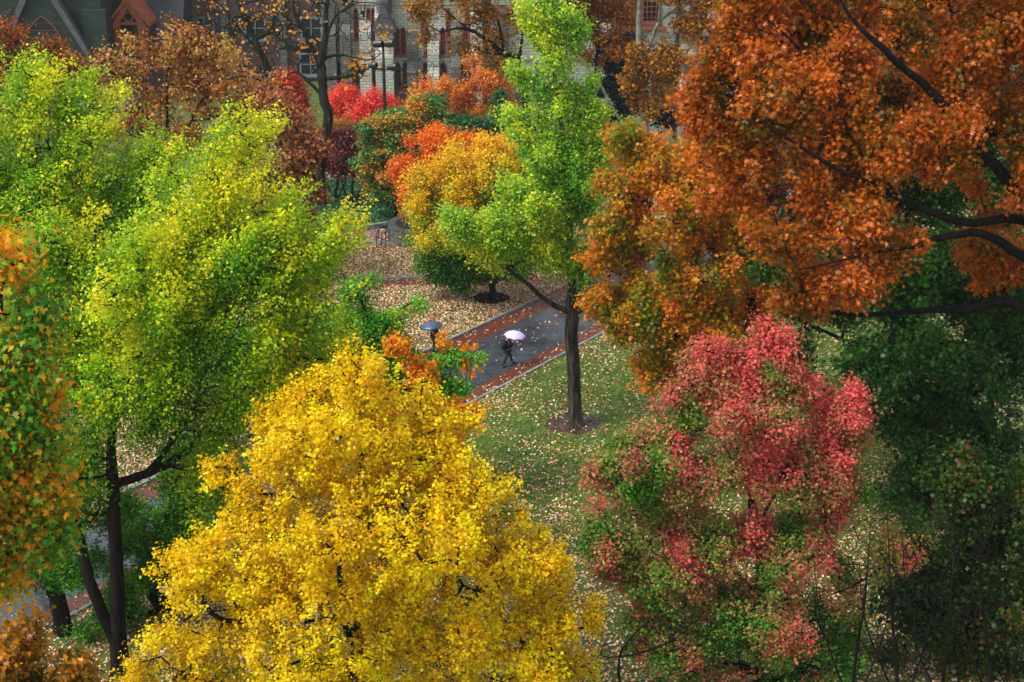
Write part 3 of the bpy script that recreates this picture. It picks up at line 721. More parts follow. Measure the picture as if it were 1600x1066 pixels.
def umbrella(hand, tilt_vec, label, colour_mat, rim_mat, R=.55, ln=.62):
    """handle at the hand, canopy above along tilt_vec"""
    t = Vector(tilt_vec).normalized(); q = Vector((0, 0, 1)).rotation_difference(t)
    root = empty('umbrella', hand, 0, label, 'umbrella', 'umbrellas held by the pedestrians'); root.rotation_mode = 'QUATERNION'; root.rotation_quaternion = q
    n = 8; segs = 6; mb = MB(); vs_ = []; depth = .26
    rings = 7
    for i in range(rings):
        f = i / (rings - 1); 
        for j in range(n * segs):
            a = 2 * math.pi * j / (n * segs); ph = (j % segs) / segs; sc = 1 - .10 * math.sin(math.pi * ph) * f
            r = R * f * sc; z = ln - depth * f ** 2 * (1 - .0 * f) + .03 * math.sin(math.pi * ph) * f * f
            vs_.append((r * math.cos(a), r * math.sin(a), z))
    m_ = n * segs
    for i in range(1, rings - 1):
        for j in range(m_): mb.mi
    fs = [(i * m_ + j, (i + 1) * m_ + j, (i + 1) * m_ + (j + 1) % m_, i * m_ + (j + 1) % m_) for i in range(rings - 1) for j in range(m_)]
    mb.add(vs_, fs)
    can = mb.build('canopy', colour_mat, root, smooth=True)
    so = can.modifiers.new('thick', 'SOLIDIFY'); so.thickness = .006
    pts = [vs_[(rings - 1) * m_ + j] for j in range(m_)]; pts.append(pts[0])
    MB().tube(pts, .02, 5, cap=False).build('rim', rim_mat, can)
    for j in range(n):
        pr = [Vector(vs_[i * m_ + j * segs]) - Vector((0, 0, .012)) for i in range(rings)]
        MB().tube(pr, .004, 4).build('rib', M['iron'], root)
    MB().tube([(0, 0, -.02), (0, 0, ln + .07)], .006, 6).build('shaft', M['iron'], root)
    MB().tube([(0, 0, .06), (0, 0, -.07), (.0, .02, -.11), (0, .055, -.11), (0, .07, -.07)], .013, 8).build('handle', M['iron'], root)
    return root
def backpack(mw, label, mat):
    root = empty('backpack', (0, 0, 0), 0, label, 'backpack')
    root.matrix_world = mw
    K = MB()
    import bmesh
    bm = bmesh.new(); bmesh.ops.create_cube(bm, size=1)
    for v in bm.verts: v.co = Vector((v.co.x * .2 * (1.0 if v.co.z < 0 else .75), v.co.y * .32 * (1 if v.co.z < 0 else .85), v.co.z * .48))
    bmesh.ops.bevel(bm, geom=bm.edges[:], offset=.05, segments=3, affect='EDGES')
    me = bpy.data.meshes.new('bag'); bm.to_mesh(me); bm.free(); me.materials.append(mat); me.polygons.foreach_set('use_smooth', [True] * len(me.polygons))
    o = bpy.data.objects.new('bag', me); C.objects.link(o); o.parent = root; o.location = (-.25, 0, 1.22)
    p = MB().box(-.38, -.345, -.11, .11, 1.03, 1.2).build('pocket', mat, root)
    bv = p.modifiers.new('b', 'BEVEL'); bv.width = .012; bv.segments = 2
    for sg in (1, -1):
        MB().tube([(-.18, sg * .1, 1.43), (-.05, sg * .12, 1.515), (.08, sg * .125, 1.46), (.155, sg * .125, 1.3), (.1, sg * .16, 1.12), (-.16, sg * .14, 1.05)], .018, 6).build('strap', mat, root, smooth=True)
walk_ang = math.atan2(u.y, u.x)
navy = cloth('navy_cloth', (.012, .03, .038)); dkblue = cloth('dark_denim', (.012, .013, .03)); black = cloth('black_cloth', (.008, .008, .010)); bagm = cloth('bag_cloth', (.006, .006, .010))
l1 = G(793, 571.5); l1.z = .008
r1 = walk_ang - .35
p1, h1_ = person(l1, r1, 'person in dark coat with backpack walking under the white umbrella', navy, dkblue, arm='R', stride=.40)
umbrella(h1_, (.12, -.08, 1), 'white umbrella with purple rim held up over the path', noisy('pale_lilac_fabric', (.58, .50, .68), (.66, .59, .74), scale=3, rough=.6, bump=0), noisy('purple_trim', (.22, .03, .22), (.3, .05, .3), scale=3, rough=.6, bump=0), R=.60, ln=.60)
backpack(Matrix.Translation(l1) @ Matrix.Rotation(r1, 4, 'Z'), 'black backpack worn on the back of the walking person', bagm)
l2 = G(680, 552); l2.z = .008
p2, h2_ = person(l2, walk_ang + 3.0, 'person in black under the blue grey umbrella behind orange leaves', black, black, arm='L', stride=.26)
umbrella(h2_, (-.10, -.05, 1), 'dark blue grey umbrella half hidden behind orange leaves', noisy('slate_blue_fabric', (.04, .065, .11), (.08, .12, .19), scale=3, rough=.3, bump=0), M['iron'], R=.62, ln=.60)
l3 = G(641, 618); l3.z = .008
p3, h3_ = person(l3, walk_ang + 2.8, 'person almost hidden by green branches under the pale grey umbrella', black, dkblue, arm='R', stride=.2)
umbrella(h3_, (-.06, 0, 1), 'pale grey umbrella showing through green and orange leaves', noisy('pale_grey_fabric', (.5, .5, .6), (.62, .62, .72), scale=3, rough=.5, bump=0), M['iron'], R=.55, ln=.60)

# ------------------------------------------------------------------ trees
Gz = lambda px, Y: Vector(((px - 800) / F * (Y * cp + H * sp), Y, 0))   # ground point under column px at distance Y
YEL = ('4d7a12', 'a0b010', 'eec000', 'ffcc00', 'ffd800', 'ffe010')
GRN = ('1f540a', '3f800f', '68a414', '9ac41a', 'd0d81c', 'f0e024')

# big yellow tree, bottom centre
tree('broad_yellow_tree', 'big bright yellow tree filling the bottom centre', Gz(560, 42), [[(560, 1300, 42, .28), (556, 1000, 42, .2), (560, 800, 42, .12), (565, 640, 42, .05)],
     [(556, 1010, 42, .14), (500, 880, 42, .09), (470, 740, 42.5, .04)], [(556, 980, 42, .14), (640, 850, 42, .09), (690, 720, 42, .04)], [(556, 1050, 42, .12), (700, 960, 42, .08), (800, 880, 41.5, .04)],
     [(556, 1060, 42, .12), (400, 970, 42, .08), (330, 900, 41.5, .04)]],
     [(485, 612, 38, 50, 1), (575, 612, 62, 60, 0), (440, 668, 34, 55, 1), (530, 700, 130, 90, 0), (660, 700, 75, 80, .5), (425, 770, 85, 90, 0), (600, 820, 170, 120, -1.5), (745, 800, 95, 80, .3), (700, 900, 130, 90, -1),
      (830, 890, 80, 60, 0), (870, 960, 60, 55, 0), (400, 880, 110, 90, -.5), (330, 960, 100, 80, 0), (520, 980, 160, 110, -2), (720, 1020, 150, 90, -1.5), (270, 1050, 90, 60, 0), (860, 1060, 70, 60, 0), (300, 900, 45, 35, 1), (500, 1130, 220, 80, 0)],
     n=2500, m=50, leaf=.10, L=.42, s=.12, pal=YEL, pw=(.24, .66, .12, .55, .12), up=.9, cs=1.2, gap=-.95, knob=.5, bark='bark_dark', shell=.5, mid=.3, rtip=.009, dirup=.6)

# left ginkgos
tree('multi_stem_ginkgo', 'huge lime green ginkgo with several dark stems at left', Gz(190, 46), [[(190, 1058, 46, .36), (184, 1000, 46, .3), (182, 900, 46, .24), (178, 760, 46, .22), (176, 680, 46, .14), (185, 560, 46, .1), (210, 420, 46.5, .06), (250, 300, 47, .03)],
     [(184, 1010, 46, .2), (150, 930, 46, .2), (128, 850, 46.3, .17), (100, 720, 46.6, .12), (80, 600, 47, .07)], [(178, 770, 46, .15), (235, 735, 46.3, .17), (290, 700, 46.6, .13), (345, 640, 46.8, .09), (420, 560, 47, .05)],
     [(235, 735, 46.3, .1), (300, 640, 46, .09), (330, 540, 46, .06), (345, 420, 46.4, .03)], [(290, 700, 46, .09), (325, 600, 45, .06), (385, 480, 45, .03)]],
     [(350, 300, 70, 85, 1), (300, 380, 90, 80, 0), (440, 390, 110, 60, 0), (400, 470, 130, 80, -1), (490, 395, 65, 42, 0), (545, 345, 32, 24, .5), (480, 485, 55, 50, 0), (250, 470, 100, 90, -1.5), (160, 480, 90, 80, 0),
      (330, 560, 120, 70, -1), (200, 590, 110, 70, -1), (120, 600, 70, 70, 0), (290, 650, 90, 35, -.5), (130, 700, 60, 50, 0), (400, 230, 30, 40, .6), (330, 225, 28, 36, 1), (440, 580, 55, 50, 0), (60, 480, 80, 70, 1), (480, 560, 80, 50, 0), (400, 640, 60, 45, 0), (350, 730, 50, 45, 0.5), (400, 330, 70, 50, 0), (90, 400, 60, 50, 0)],
     n=2100, m=64, leaf=.085, L=1.15, s=.15, pal=GRN, pw=(.34, .57, .30, .45, .12), up=.7, cs=1.7, gap=-.6, bark='bark_dark', shape=FAN, dirup=.6, rtip=.010, plume=0.75)

tree('upright_ginkgo', 'tall yellow green ginkgo at upper left behind the lime one', Gz(60, 54), [[(60, 880, 54, .3), (64, 800, 54, .26), (70, 600, 54, .18), (60, 400, 54, .12), (50, 200, 54, .04)], [(66, 560, 54, .12), (110, 400, 54, .08), (125, 250, 54, .03)]],
     [(50, 120, 30, 40, 0), (30, 190, 70, 60, 0), (110, 190, 50, 60, 0), (60, 260, 90, 70, -1), (140, 260, 50, 60, 0), (40, 350, 110, 70, -1), (150, 340, 70, 60, 0), (175, 175, 22, 30, .5), (20, 430, 80, 60, 0), (230, 320, 55, 60, 0), (225, 260, 25, 40, 0), (210, 420, 80, 60, 1), (250, 500, 80, 60, 1), (130, 480, 90, 70, 1), (-60, 280, 80, 110, 0), (60, 560, 120, 80, 0)],
     n=1400, m=64, leaf=.095, L=1.15, s=.17, pal=GRN, pw=(.22, .48, .35, .45, .10), up=.7, cs=1.7, gap=-.6, bark='bark_dark', shape=FAN, dirup=.5, plume=0.75)

tree('leaning_ginkgo', 'dark trunk ginkgo leaning at lower left beside the path', Gz(99, 48.8), [[(99, 985, 48.8, .34), (88, 930, 48.8, .3), (80, 900, 48.8, .27), (92, 800, 48.8, .2), (84, 700, 49, .1)]],
     [(80, 720, 80, 60, 0), (150, 800, 45, 60, 0), (40, 800, 70, 70, 0), (120, 890, 45, 40, -.6), (60, 900, 55, 35, -.8)], n=330, m=60, leaf=.085, L=.5, s=.17, pal=GRN[:4], pw=(.2, .35, .1, .3, .12), shape=FAN, bark='bark_dark', up=.7)
tree('stocky_ginkgo', 'small dark green ginkgo with stout trunk between yellow tree and path', Gz(262, 50.5), [[(262, 955, 50.5, .34), (240, 930, 50.5, .24), (234, 880, 50.5, .17), (250, 820, 50.5, .1), (280, 760, 50.6, .05)]],
     [(290, 730, 60, 50, 0), (320, 800, 60, 55, 0), (250, 840, 55, 45, 0), (215, 900, 45, 40, -.5), (300, 870, 45, 45, 0), (200, 960, 50, 35, -1.5), (150, 1010, 50, 35, -2)], n=520, m=60, leaf=.085, L=.5, s=.17, pal=GRN[:4], pw=(.2, .38, .1, .3, .12), shape=FAN, bark='bark_dark', up=.7, gap=-.35)
tree('spreading_ginkgo', 'green ginkgo with long low branches reaching over the path', Gz(475, 60), [[(475, 780, 60, .28), (474, 700, 60, .24), (478, 600, 60, .18), (480, 520, 60, .1)], [(474, 640, 60, .1), (560, 590, 60, .08), (660, 560, 60, .05), (715, 545, 60, .02)],
     [(474, 680, 60, .1), (560, 650, 60, .07), (650, 625, 60, .05), (705, 600, 60, .02)], [(476, 600, 60, .1), (560, 520, 60, .07), (650, 470, 60, .02)]],
     [(490, 545, 65, 45, 0), (545, 510, 40, 35, 0), (600, 475, 28, 18, 0), (636, 478, 28, 7, 0), (585, 550, 40, 34, 0), (628, 572, 42, 20, 0), (702, 562, 32, 8, 0), (640, 600, 45, 20, 0), (700, 608, 36, 11, 0), (560, 600, 60, 45, 0), (590, 510, 38, 28, 0), (450, 620, 60, 60, 0), (655, 640, 40, 18, 0), (620, 680, 60, 40, 0), (520, 590, 60, 50, 0), (560, 460, 40, 20, 0), (592, 530, 34, 24, 0), (620, 575, 40, 28, 0), (665, 572, 44, 10, -.8), (690, 612, 36, 14, -.8), (615, 490, 30, 16, 0), (736, 562, 18, 6, 0), (590, 560, 50, 40, 0)],
     n=1400, m=52, leaf=.10, L=.5, s=.15, pal=('2a7a1e', '3f961e', '62b028', '9ac830', 'e0e030'), pw=(.18, .42, .2, .3, .14), bark='bark_dark', shape=FAN, gap=-.5, cs=1.3, plume=0.3)

tree('orange_zelkova', 'orange leaved tree peeping between yellow tree and path', Gz(600, 54), [[(600, 880, 54, .2), (605, 760, 54, .13), (630, 640, 54, .06), (650, 560, 54, .02)], [(612, 720, 54, .08), (680, 640, 54, .04), (730, 590, 54, .015)]],
     [(665, 590, 45, 22, 0), (720, 582, 30, 12, 0), (640, 575, 20, 22, 0), (722, 540, 26, 6, 0), (700, 655, 50, 25, 0), (690, 690, 55, 30, 0), (620, 540, 22, 14, 0), (690, 535, 9, 6, 0), (730, 640, 26, 16, 0), (620, 640, 45, 30, 0)],
     n=230, m=14, leaf=.17, L=.38, s=.10, pal=('c86a08', 'f08a06', 'ff9c0a', 'ffb414', 'd8b020'), pw=(.2, .5, 0, 0, .2), up=.5, droop=1.2, shape=KITE, bark='bark_dark', gap=-.15, cs=.9, rtip=.007)

# left edge maple with large leaves
tree('large_leaf_maple', 'green and orange maple with large leaves at left edge', Gz(-40, 31), [[(-40, 1600, 31, .25), (-30, 1100, 31, .16), (-10, 800, 31, .1), (0, 520, 31, .04)]],
     [(12, 410, 24, 30, 0), (40, 500, 42, 30, 0), (10, 560, 60, 50, 0), (20, 640, 70, 50, 0), (62, 710, 42, 34, 0), (20, 780, 60, 60, 0), (70, 830, 38, 40, 0), (10, 890, 55, 40, 0), (-60, 700, 80, 200, 0), (60, 610, 28, 35, 0)],
     n=420, m=46, leaf=.13, L=.5, s=.26, pal=('36801a', '5ca02a', '8cb430', 'd0a81c', 'f09c10', 'f89414'), pw=(.45, .42, .15, .2, .2), up=.4, droop=.9, shape=MAPLE, bark='bark_dark', cs=1.2, gap=-.6, knob=.6)
tree('low_orange_maple', 'dark orange yellow maple top poking into the bottom left corner', Gz(20, 36), [[(20, 1300, 36, .2), (30, 1080, 36, .08), (60, 990, 36, .03)]],
     [(20, 1020, 45, 30, 0), (110, 1050, 45, 22, 0), (20, 1090, 90, 30, 0), (50, 965, 18, 10, 0)],
     n=110, m=34, leaf=.14, L=.4, s=.2, pal=('3c5a0e', '7a5c0a', 'b07010', 'd08c14'), pw=(.3, .45, .2, .2, .2), up=.4, droop=.9, shape=MAPLE, bark='bark_dark', cs=1.1)

# central ginkgo
gy = GK.y
tree('lone_ginkgo', 'tall slender green ginkgo on the lawn beside the path', GK, [[(899, 664, gy, .40), (898, 640, gy, .33), (897, 560, gy, .31), (895, 490, gy, .31), (893, 440, gy, .2), (888, 330, gy, .15), (878, 200, gy, .1), (866, 80, gy, .06), (858, -20, gy, .02)],
     [(893, 492, gy, .15), (858, 468, gy - .3, .13), (820, 440, gy - .6, .1), (785, 414, gy - .8, .07), (740, 395, gy - 1, .03)], [(896, 488, gy, .15), (915, 480, gy, .14), (935, 455, gy, .1), (955, 430, gy, .05)], [(896, 485, gy, .1), (905, 440, gy - .2, .09), (915, 380, gy - .3, .04)],
     [(880, 230, gy, .06), (920, 150, gy, .03), (930, 110, gy, .015)], [(862, 110, gy, .05), (830, 60, gy, .03), (800, 20, gy, .01)]],
     [(865, 20, 28, 50, 0), (828, 55, 26, 24, 0), (812, 18, 22, 16, 0), (902, 50, 26, 20, 0), (918, 12, 15, 10, 0), (868, 100, 32, 38, 0), (826, 125, 28, 20, 0), (908, 135, 30, 20, 0), (865, 175, 45, 34, 0), (815, 190, 30, 20, 0), (925, 180, 24, 18, 0), (935, 250, 26, 24, 0),
      (840, 250, 60, 40, -.5), (900, 240, 40, 40, 0), (800, 300, 40, 26, -.5), (865, 320, 60, 44, -.5), (925, 320, 28, 36, 0), (795, 352, 48, 28, -.8), (748, 362, 42, 22, -1), (712, 352, 28, 18, -1), (830, 385, 50, 20, -.5), (885, 395, 38, 30, -.6), (912, 425, 26, 22, -.8), (760, 392, 36, 12, -1), (860, -40, 30, 50, 0), (975, 205, 12, 12, 2)],
     n=1150, m=52, leaf=.105, L=.7, s=.16, pal=('4a9020', '66ac30', '90c43c', 'b4d43c', 'dce02c', 'f0e020'), pw=(.30, .45, .05, .25, .12), bark='bark', shape=FAN, gap=-.34, cs=2.0, up=.7, dirup=.5, rtip=.009, plume=0.75)

# round tree behind it
my = MP.y
tree('round_maple', 'round dense tree turning green to golden behind the ginkgo', MP, [[(768, 466, my, .24), (769, 450, my, .2), (767, 425, my, .15), (765, 360, my, .1), (765, 300, my, .04)], [(769, 448, my, .1), (752, 420, my, .1), (730, 390, my, .05)], [(769, 450, my, .1), (782, 425, my, .08), (795, 390, my, .04)]],
     [(765, 290, 75, 55, 0), (700, 320, 50, 45, 0), (690, 370, 45, 45, 0), (760, 360, 90, 60, -1), (820, 330, 60, 60, 0), (830, 390, 50, 40, 0), (720, 410, 55, 32, 0), (790, 415, 60, 25, -.5), (760, 250, 60, 28, 0), (690, 425, 20, 14, 0), (700, 265, 32, 26, 0), (720, 240, 28, 18, 0), (810, 250, 30, 22, 0), (665, 330, 30, 40, 0), (668, 385, 30, 36, 0), (685, 420, 34, 26, 0), (720, 428, 40, 22, 0), (660, 290, 20, 22, 0)],
     n=1150, m=60, leaf=.13, L=.5, s=.22, pal=('2a6e14', '4a8e20', '90ac22', 'd8c420', 'f4cc20', 'fabc1c'), pw=(.22, .52, .85, .35, .12), bark='bark_dark', gap=-.7, up=1.0, cs=2, squash=1.0, droop=.4)
tree('bright_orange_maple', 'bright orange maple just left of the round tree', Gz(668, 98), [[(668, 385, 98, .2), (668, 300, 98, .14), (672, 240, 98, .05)]],
     [(670, 240, 38, 30, 0), (650, 275, 30, 26, 0), (655, 310, 26, 20, 0), (690, 262, 34, 28, 0), (640, 300, 12, 12, 0), (720, 228, 30, 16, 0), (648, 325, 16, 10, 0)],
     n=300, m=60, leaf=.16, L=.5, s=.28, pal=('d85a10', 'f07018', 'ff8420', 'ffa030', 'ffb43c'), pw=(.3, .45, .1, .2, .15), up=.8, gap=-.25, cs=1.6)
tree('golden_maple', 'golden yellow tree crown above the round tree with a red tip', Gz(790, 108), [[(790, 328, 108, .2), (790, 270, 108, .14), (790, 235, 108, .05)]],
     [(800, 238, 35, 16, 0), (820, 270, 40, 22, 0), (770, 240, 25, 12, 0), (815, 236, 12, 10, 0)],
     n=240, m=60, leaf=.17, L=.5, s=.28, pal=('b89a14', 'e8a814', 'ffb420', 'ff9018', 'e04a20'), pw=(.35, .42, .2, .2, .12), up=.8)

# background row
tree('orange_serviceberry', 'pale orange tree in front of the stone hall', Gz(720, 128), [[(720, 248, 128, .25), (722, 200, 128, .16), (725, 130, 128, .05)], [(722, 205, 128, .1), (690, 160, 128, .05)], [(722, 200, 128, .1), (765, 150, 128, .05)]],
     [(735, 115, 45, 28, 0), (700, 140, 50, 30, 0), (765, 140, 40, 35, 0), (670, 165, 30, 22, 0), (725, 170, 60, 30, 0), (780, 185, 30, 30, 0), (650, 150, 14, 30, 0), (720, 215, 60, 25, 0)],
     n=380, m=44, leaf=.19, L=.6, s=.3, pal=('a8540c', 'd87a1c', 'f0923a', 'e8a030', 'e88a58'), pw=(.3, .48, .1, .1, .18), up=.8, gap=-.1, bark='bark_dark', cs=2.0)
tree('layered_dogwood', 'green layered tree with orange patches in front of floodlight pole', Gz(620, 104.5), [[(620, 340, 104.5, .2), (622, 260, 104.5, .14), (630, 200, 104.5, .05)]],
     [(640, 185, 50, 12, 0), (600, 205, 34, 16, 0), (606, 185, 24, 10, 0), (608, 300, 26, 12, 0), (585, 260, 26, 14, 0), (665, 210, 45, 16, 0), (610, 240, 40, 14, 0), (640, 265, 50, 16, 0), (590, 280, 32, 12, 0), (600, 225, 30, 12, 0), (690, 235, 40, 20, 0), (660, 165, 22, 12, 0), (600, 305, 24, 10, 0), (575, 255, 22, 14, 0)],
     n=820, m=52, leaf=.17, L=.5, s=.26, pal=('2c6a30', '428440', '66a050', 'a8a434', 'e89a38', 'f88848'), pw=(.45, .36, .0, 0, .14), up=1.1, gap=-.65, flat=.45, cs=1.6, bark='bark_dark')
tree('green_layered_shrub_tree', 'green layered tree right of the pale orange one', Gz(760, 118), [[(760, 288, 118, .22), (762, 230, 118, .15), (765, 190, 118, .05)]],
     [(745, 200, 45, 12, 0), (775, 220, 45, 16, 0), (730, 225, 40, 14, 0), (790, 190, 30, 16, 0), (700, 195, 30, 14, 0), (790, 170, 18, 22, 0), (760, 245, 50, 16, 0), (685, 165, 16, 16, 0)],
     n=360, m=46, leaf=.17, L=.5, s=.26, pal=('245c2c', '367840', '50904c', '86a848', 'e0a438'), pw=(.35, .36, .0, 0, .14), up=1.1, gap=-.5, flat=.45, cs=1.6, bark='bark_dark')
for (px, Y, lobes, lab, pal) in [
    (540, 130, [(537, 155, 20, 16, 0), (545, 175, 22, 14, 0), (525, 165, 10, 10, 0)], 'small scarlet tree closest to the mossy tree trunk', ('c83420', 'f85038', 'ff6850', 'f87040')),
    (585, 128, [(585, 170, 28, 14, 0), (570, 190, 26, 20, 0), (605, 165, 16, 10, 0), (562, 180, 14, 14, 0)], 'red tree standing under the floodlight pole', ('c02c20', 'f04838', 'ff6050', 'f06a50')),
    (448, 134, [(447, 130, 14, 14, 0), (455, 155, 22, 20, 0), (470, 175, 25, 25, 0)], 'muted red shrub tree between the two bare trunks', ('6a1c14', 'a83424', 'd84a34', 'a0442c')),
    (650, 124, [(655, 172, 16, 7, 0), (668, 180, 12, 6, 0), (645, 195, 14, 10, 0)], 'small salmon red shrub tree before the hall right of the pole', ('c04a28', 'e86848', 'f08058')),
    (545, 122, [(545, 205, 28, 20, 0), (520, 215, 18, 20, 0), (565, 225, 22, 16, 0)], 'olive and orange shrub tree below the scarlet tree', ('6a7a14', '94881c', 'a8641c', 'b87828'))]:
    tree('small_maple', lab, Gz(px, Y), [[(px, G(px, 533).y and 533, None, .12), (px, lobes[0][1] + 12, Y, .08), (px, lobes[0][1], Y, .03)]], lobes,
         n=190, m=46, leaf=.17, L=.5, s=.42, pal=pal, pw=(.3, .5, .1, .2, .15), up=.8, bark='bark_dark', gap=-.15, cs=1.3)
for (px, py, lab) in [(525, 318, 'dark purple shrub with many stems, left one of the pair'), (551, 324, 'dark purple shrub with many stems, right one of the pair')]:
    b_ = G(px, py); Y = b_.y
    tree('purple_shrub', lab, b_, [[(px, py, Y, .12), (px, py - 20, Y, .1), (px + 2, py - 50, Y, .05)], [(px, py - 4, Y, .06), (px - 14, py - 30, Y, .05), (px - 20, py - 55, Y, .03)], [(px, py - 4, Y, .06), (px + 13, py - 30, Y, .05), (px + 20, py - 55, Y, .03)]],
         [(px, py - 85, 26, 22, 0), (px - 16, py - 68, 18, 16, 0), (px + 17, py - 66, 18, 16, 0), (px, py - 105, 18, 10, 0)],
         n=220, m=40, leaf=.14, L=.5, s=.34, pal=('3a1820', '5c2630', '7c3838', 'a85648', 'c87858'), pw=(.3, .5, .1, .2, .2), up=.7, bark='bark_dark', cat='shrub', group='purple shrubs on the ivy bank', gap=-.1, cs=1.4)

# brown oak, upper left
tree('brown_oak', 'rust brown oak below the terracotta dormer', Gz(260, 92), [[(265, 440, 92, .3), (268, 330, 92, .22), (262, 220, 92, .12), (258, 120, 92, .05)], [(266, 260, 92, .1), (300, 190, 92, .07), (330, 130, 92, .03)], [(266, 270, 92, .1), (215, 190, 92, .07), (200, 120, 92, .03)]],
     [(215, 95, 50, 32, 0), (270, 75, 45, 35, 0), (300, 120, 70, 50, 0), (200, 160, 60, 50, 0), (290, 190, 90, 55, 0), (360, 110, 40, 45, 0), (370, 170, 45, 50, 0), (165, 110, 25, 25, 0), (350, 240, 70, 50, 0), (240, 230, 80, 40, 0), (155, 90, 15, 12, 0), (400, 140, 40, 40, 0), (420, 220, 40, 50, 0), (320, 70, 40, 20, 0)],
     n=520, m=19, leaf=.18, L=.5, s=.26, pal=('5a3014', '94541c', 'b87428', 'cc8e40', 'd8a878', 'b8a42c'), pw=(.3, .45, .05, .05, .24), up=.4, gap=-.4, shape=OAK, bark='bark_dark', cs=2.4)
tree('sparse_brown_oak', 'thin brown oak at far left before the green stone building', Gz(60, 98), [[(60, 392, 98, .2), (62, 250, 98, .14), (70, 100, 98, .04)]],
     [(80, 75, 40, 20, 0), (20, 80, 30, 40, 0), (110, 105, 40, 20, 0), (40, 120, 60, 25, 0), (10, 40, 14, 12, 0), (120, 130, 30, 20, 0), (70, 160, 90, 30, 0)],
     n=300, m=22, leaf=.18, L=.5, s=.28, pal=('3a1c0c', '7a3c10', 'a85a14', 'c87818'), pw=(.3, .45, .05, .05, .2), up=.4, gap=-.2, shape=OAK, bark='bark_dark')
tree('russet_beech', 'russet leaved tree low behind the lime ginkgo', Gz(455, 90), [[(455, 448, 90, .22), (458, 350, 90, .16), (455, 260, 90, .05)]],
     [(450, 250, 45, 30, 0), (430, 300, 45, 35, 0), (470, 320, 40, 45, 0), (480, 240, 22, 25, 0), (440, 190, 30, 25, 0), (470, 370, 40, 30, 0), (400, 250, 30, 40, 0), (420, 160, 30, 22, 0), (470, 200, 25, 25, 0), (490, 280, 16, 30, 0)],
     n=380, m=20, leaf=.18, L=.5, s=.26, pal=('4a2412', '8a4a20', 'b8703c', 'd8a078', 'a86018'), pw=(.3, .45, .05, .05, .24), up=.4, gap=-.2, shape=OAK, bark='bark_dark')
# bare trees
tree('mossy_bare_tree', 'nearly bare mossy tree with forked limbs and a few orange leaves', Gz(503, 108), [[(503, 326, 108, .42), (501, 290, 108, .36), (499, 235, 108, .36), (507, 215, 108, .36), (512, 180, 108, .38), (505, 145, 108, .32), (502, 105, 108, .36), (500, 98, 108, .34), (508, 65, 108, .24), (510, 20, 108, .17), (520, -30, 108, .1)],
     [(500, 100, 108, .2), (484, 68, 108, .22), (478, 50, 108, .18), (463, 25, 108, .13), (455, -20, 108, .08)], [(500, 97, 108, .1), (512, 92, 108, .11), (535, 88, 108, .08), (575, 95, 107, .05), (600, 80, 107, .02)],
     [(506, 150, 108, .13), (480, 125, 108, .12), (462, 113, 108, .09), (448, 120, 108, .03)], [(508, 65, 108, .12), (525, 25, 108, .09), (560, 5, 108, .05), (600, 8, 108, .02)], [(478, 50, 108, .09), (450, 30, 108, .08), (425, 10, 108, .03)], [(496, 226, 108, .12), (484, 205, 108, .12), (478, 195, 108, .05)]],
     [(450, 70, 40, 25, 0), (470, 90, 30, 20, 0), (440, 50, 40, 40, 0), (520, 40, 50, 50, 0), (580, 60, 40, 40, 0), (460, 20, 40, 30, 0), (560, 110, 40, 25, 0), (500, 0, 60, 40, 0)],
     n=560, m=.4, leaf=.24, L=.5, s=.3, pal=('d8881c', 'f8b020', 'ffa840', 'f89a58'), pw=(.3, .5, 0, 0, .2), up=.4, droop=.8, bark='bark_green', rtip=.019, gap=-1.5)
tree('leaning_bare_tree', 'nearly bare dark tree leaning left behind the brown oak', Gz(440, 112), [[(445, 312, 112, .34), (436, 240, 112, .3), (427, 180, 112, .28), (421, 130, 112, .28), (410, 90, 112, .26), (395, 60, 112, .22), (380, 30, 112, .18), (360, -20, 112, .1)],
     [(404, 80, 112, .12), (375, 50, 112, .1), (355, 20, 112, .08), (325, -10, 112, .04)], [(430, 205, 112, .12), (420, 160, 112, .14), (395, 130, 112, .1), (375, 115, 112, .03)], [(460, 170, 112, .06), (445, 145, 112, .09), (425, 133, 112, .1), (405, 130, 112, .1)], [(385, 40, 112, .08), (370, 28, 112, .06), (300, 10, 112, .02)]],
     [(380, 60, 50, 40, 0), (340, 40, 50, 35, 0), (420, 50, 40, 40, 0), (390, 110, 45, 30, 0), (430, 20, 40, 30, 0), (350, 90, 40, 30, 0), (400, 150, 30, 20, 0)],
     n=560, m=.45, leaf=.24, L=.5, s=.3, pal=('c8781c', 'f0a020', 'f0b040', 'd88a40'), pw=(.3, .5, 0, 0, .2), up=.4, droop=.8, bark='bark_green', rtip=.019, gap=-1.5)
tree('small_bare_tree', 'small leafless tree against the stone hall wall', Gz(664, 136), [[(664, 218, 136, .12), (666, 170, 136, .1), (672, 140, 136, .06), (678, 105, 136, .02)], [(666, 172, 136, .06), (655, 140, 136, .05), (650, 110, 136, .02)]],
     [(640, 120, 22, 28, 0), (668, 110, 22, 30, 0), (650, 100, 20, 20, 0), (625, 130, 12, 20, 0)], n=130, m=0, rtip=.016, bark='bark_dark', gap=-1.5)

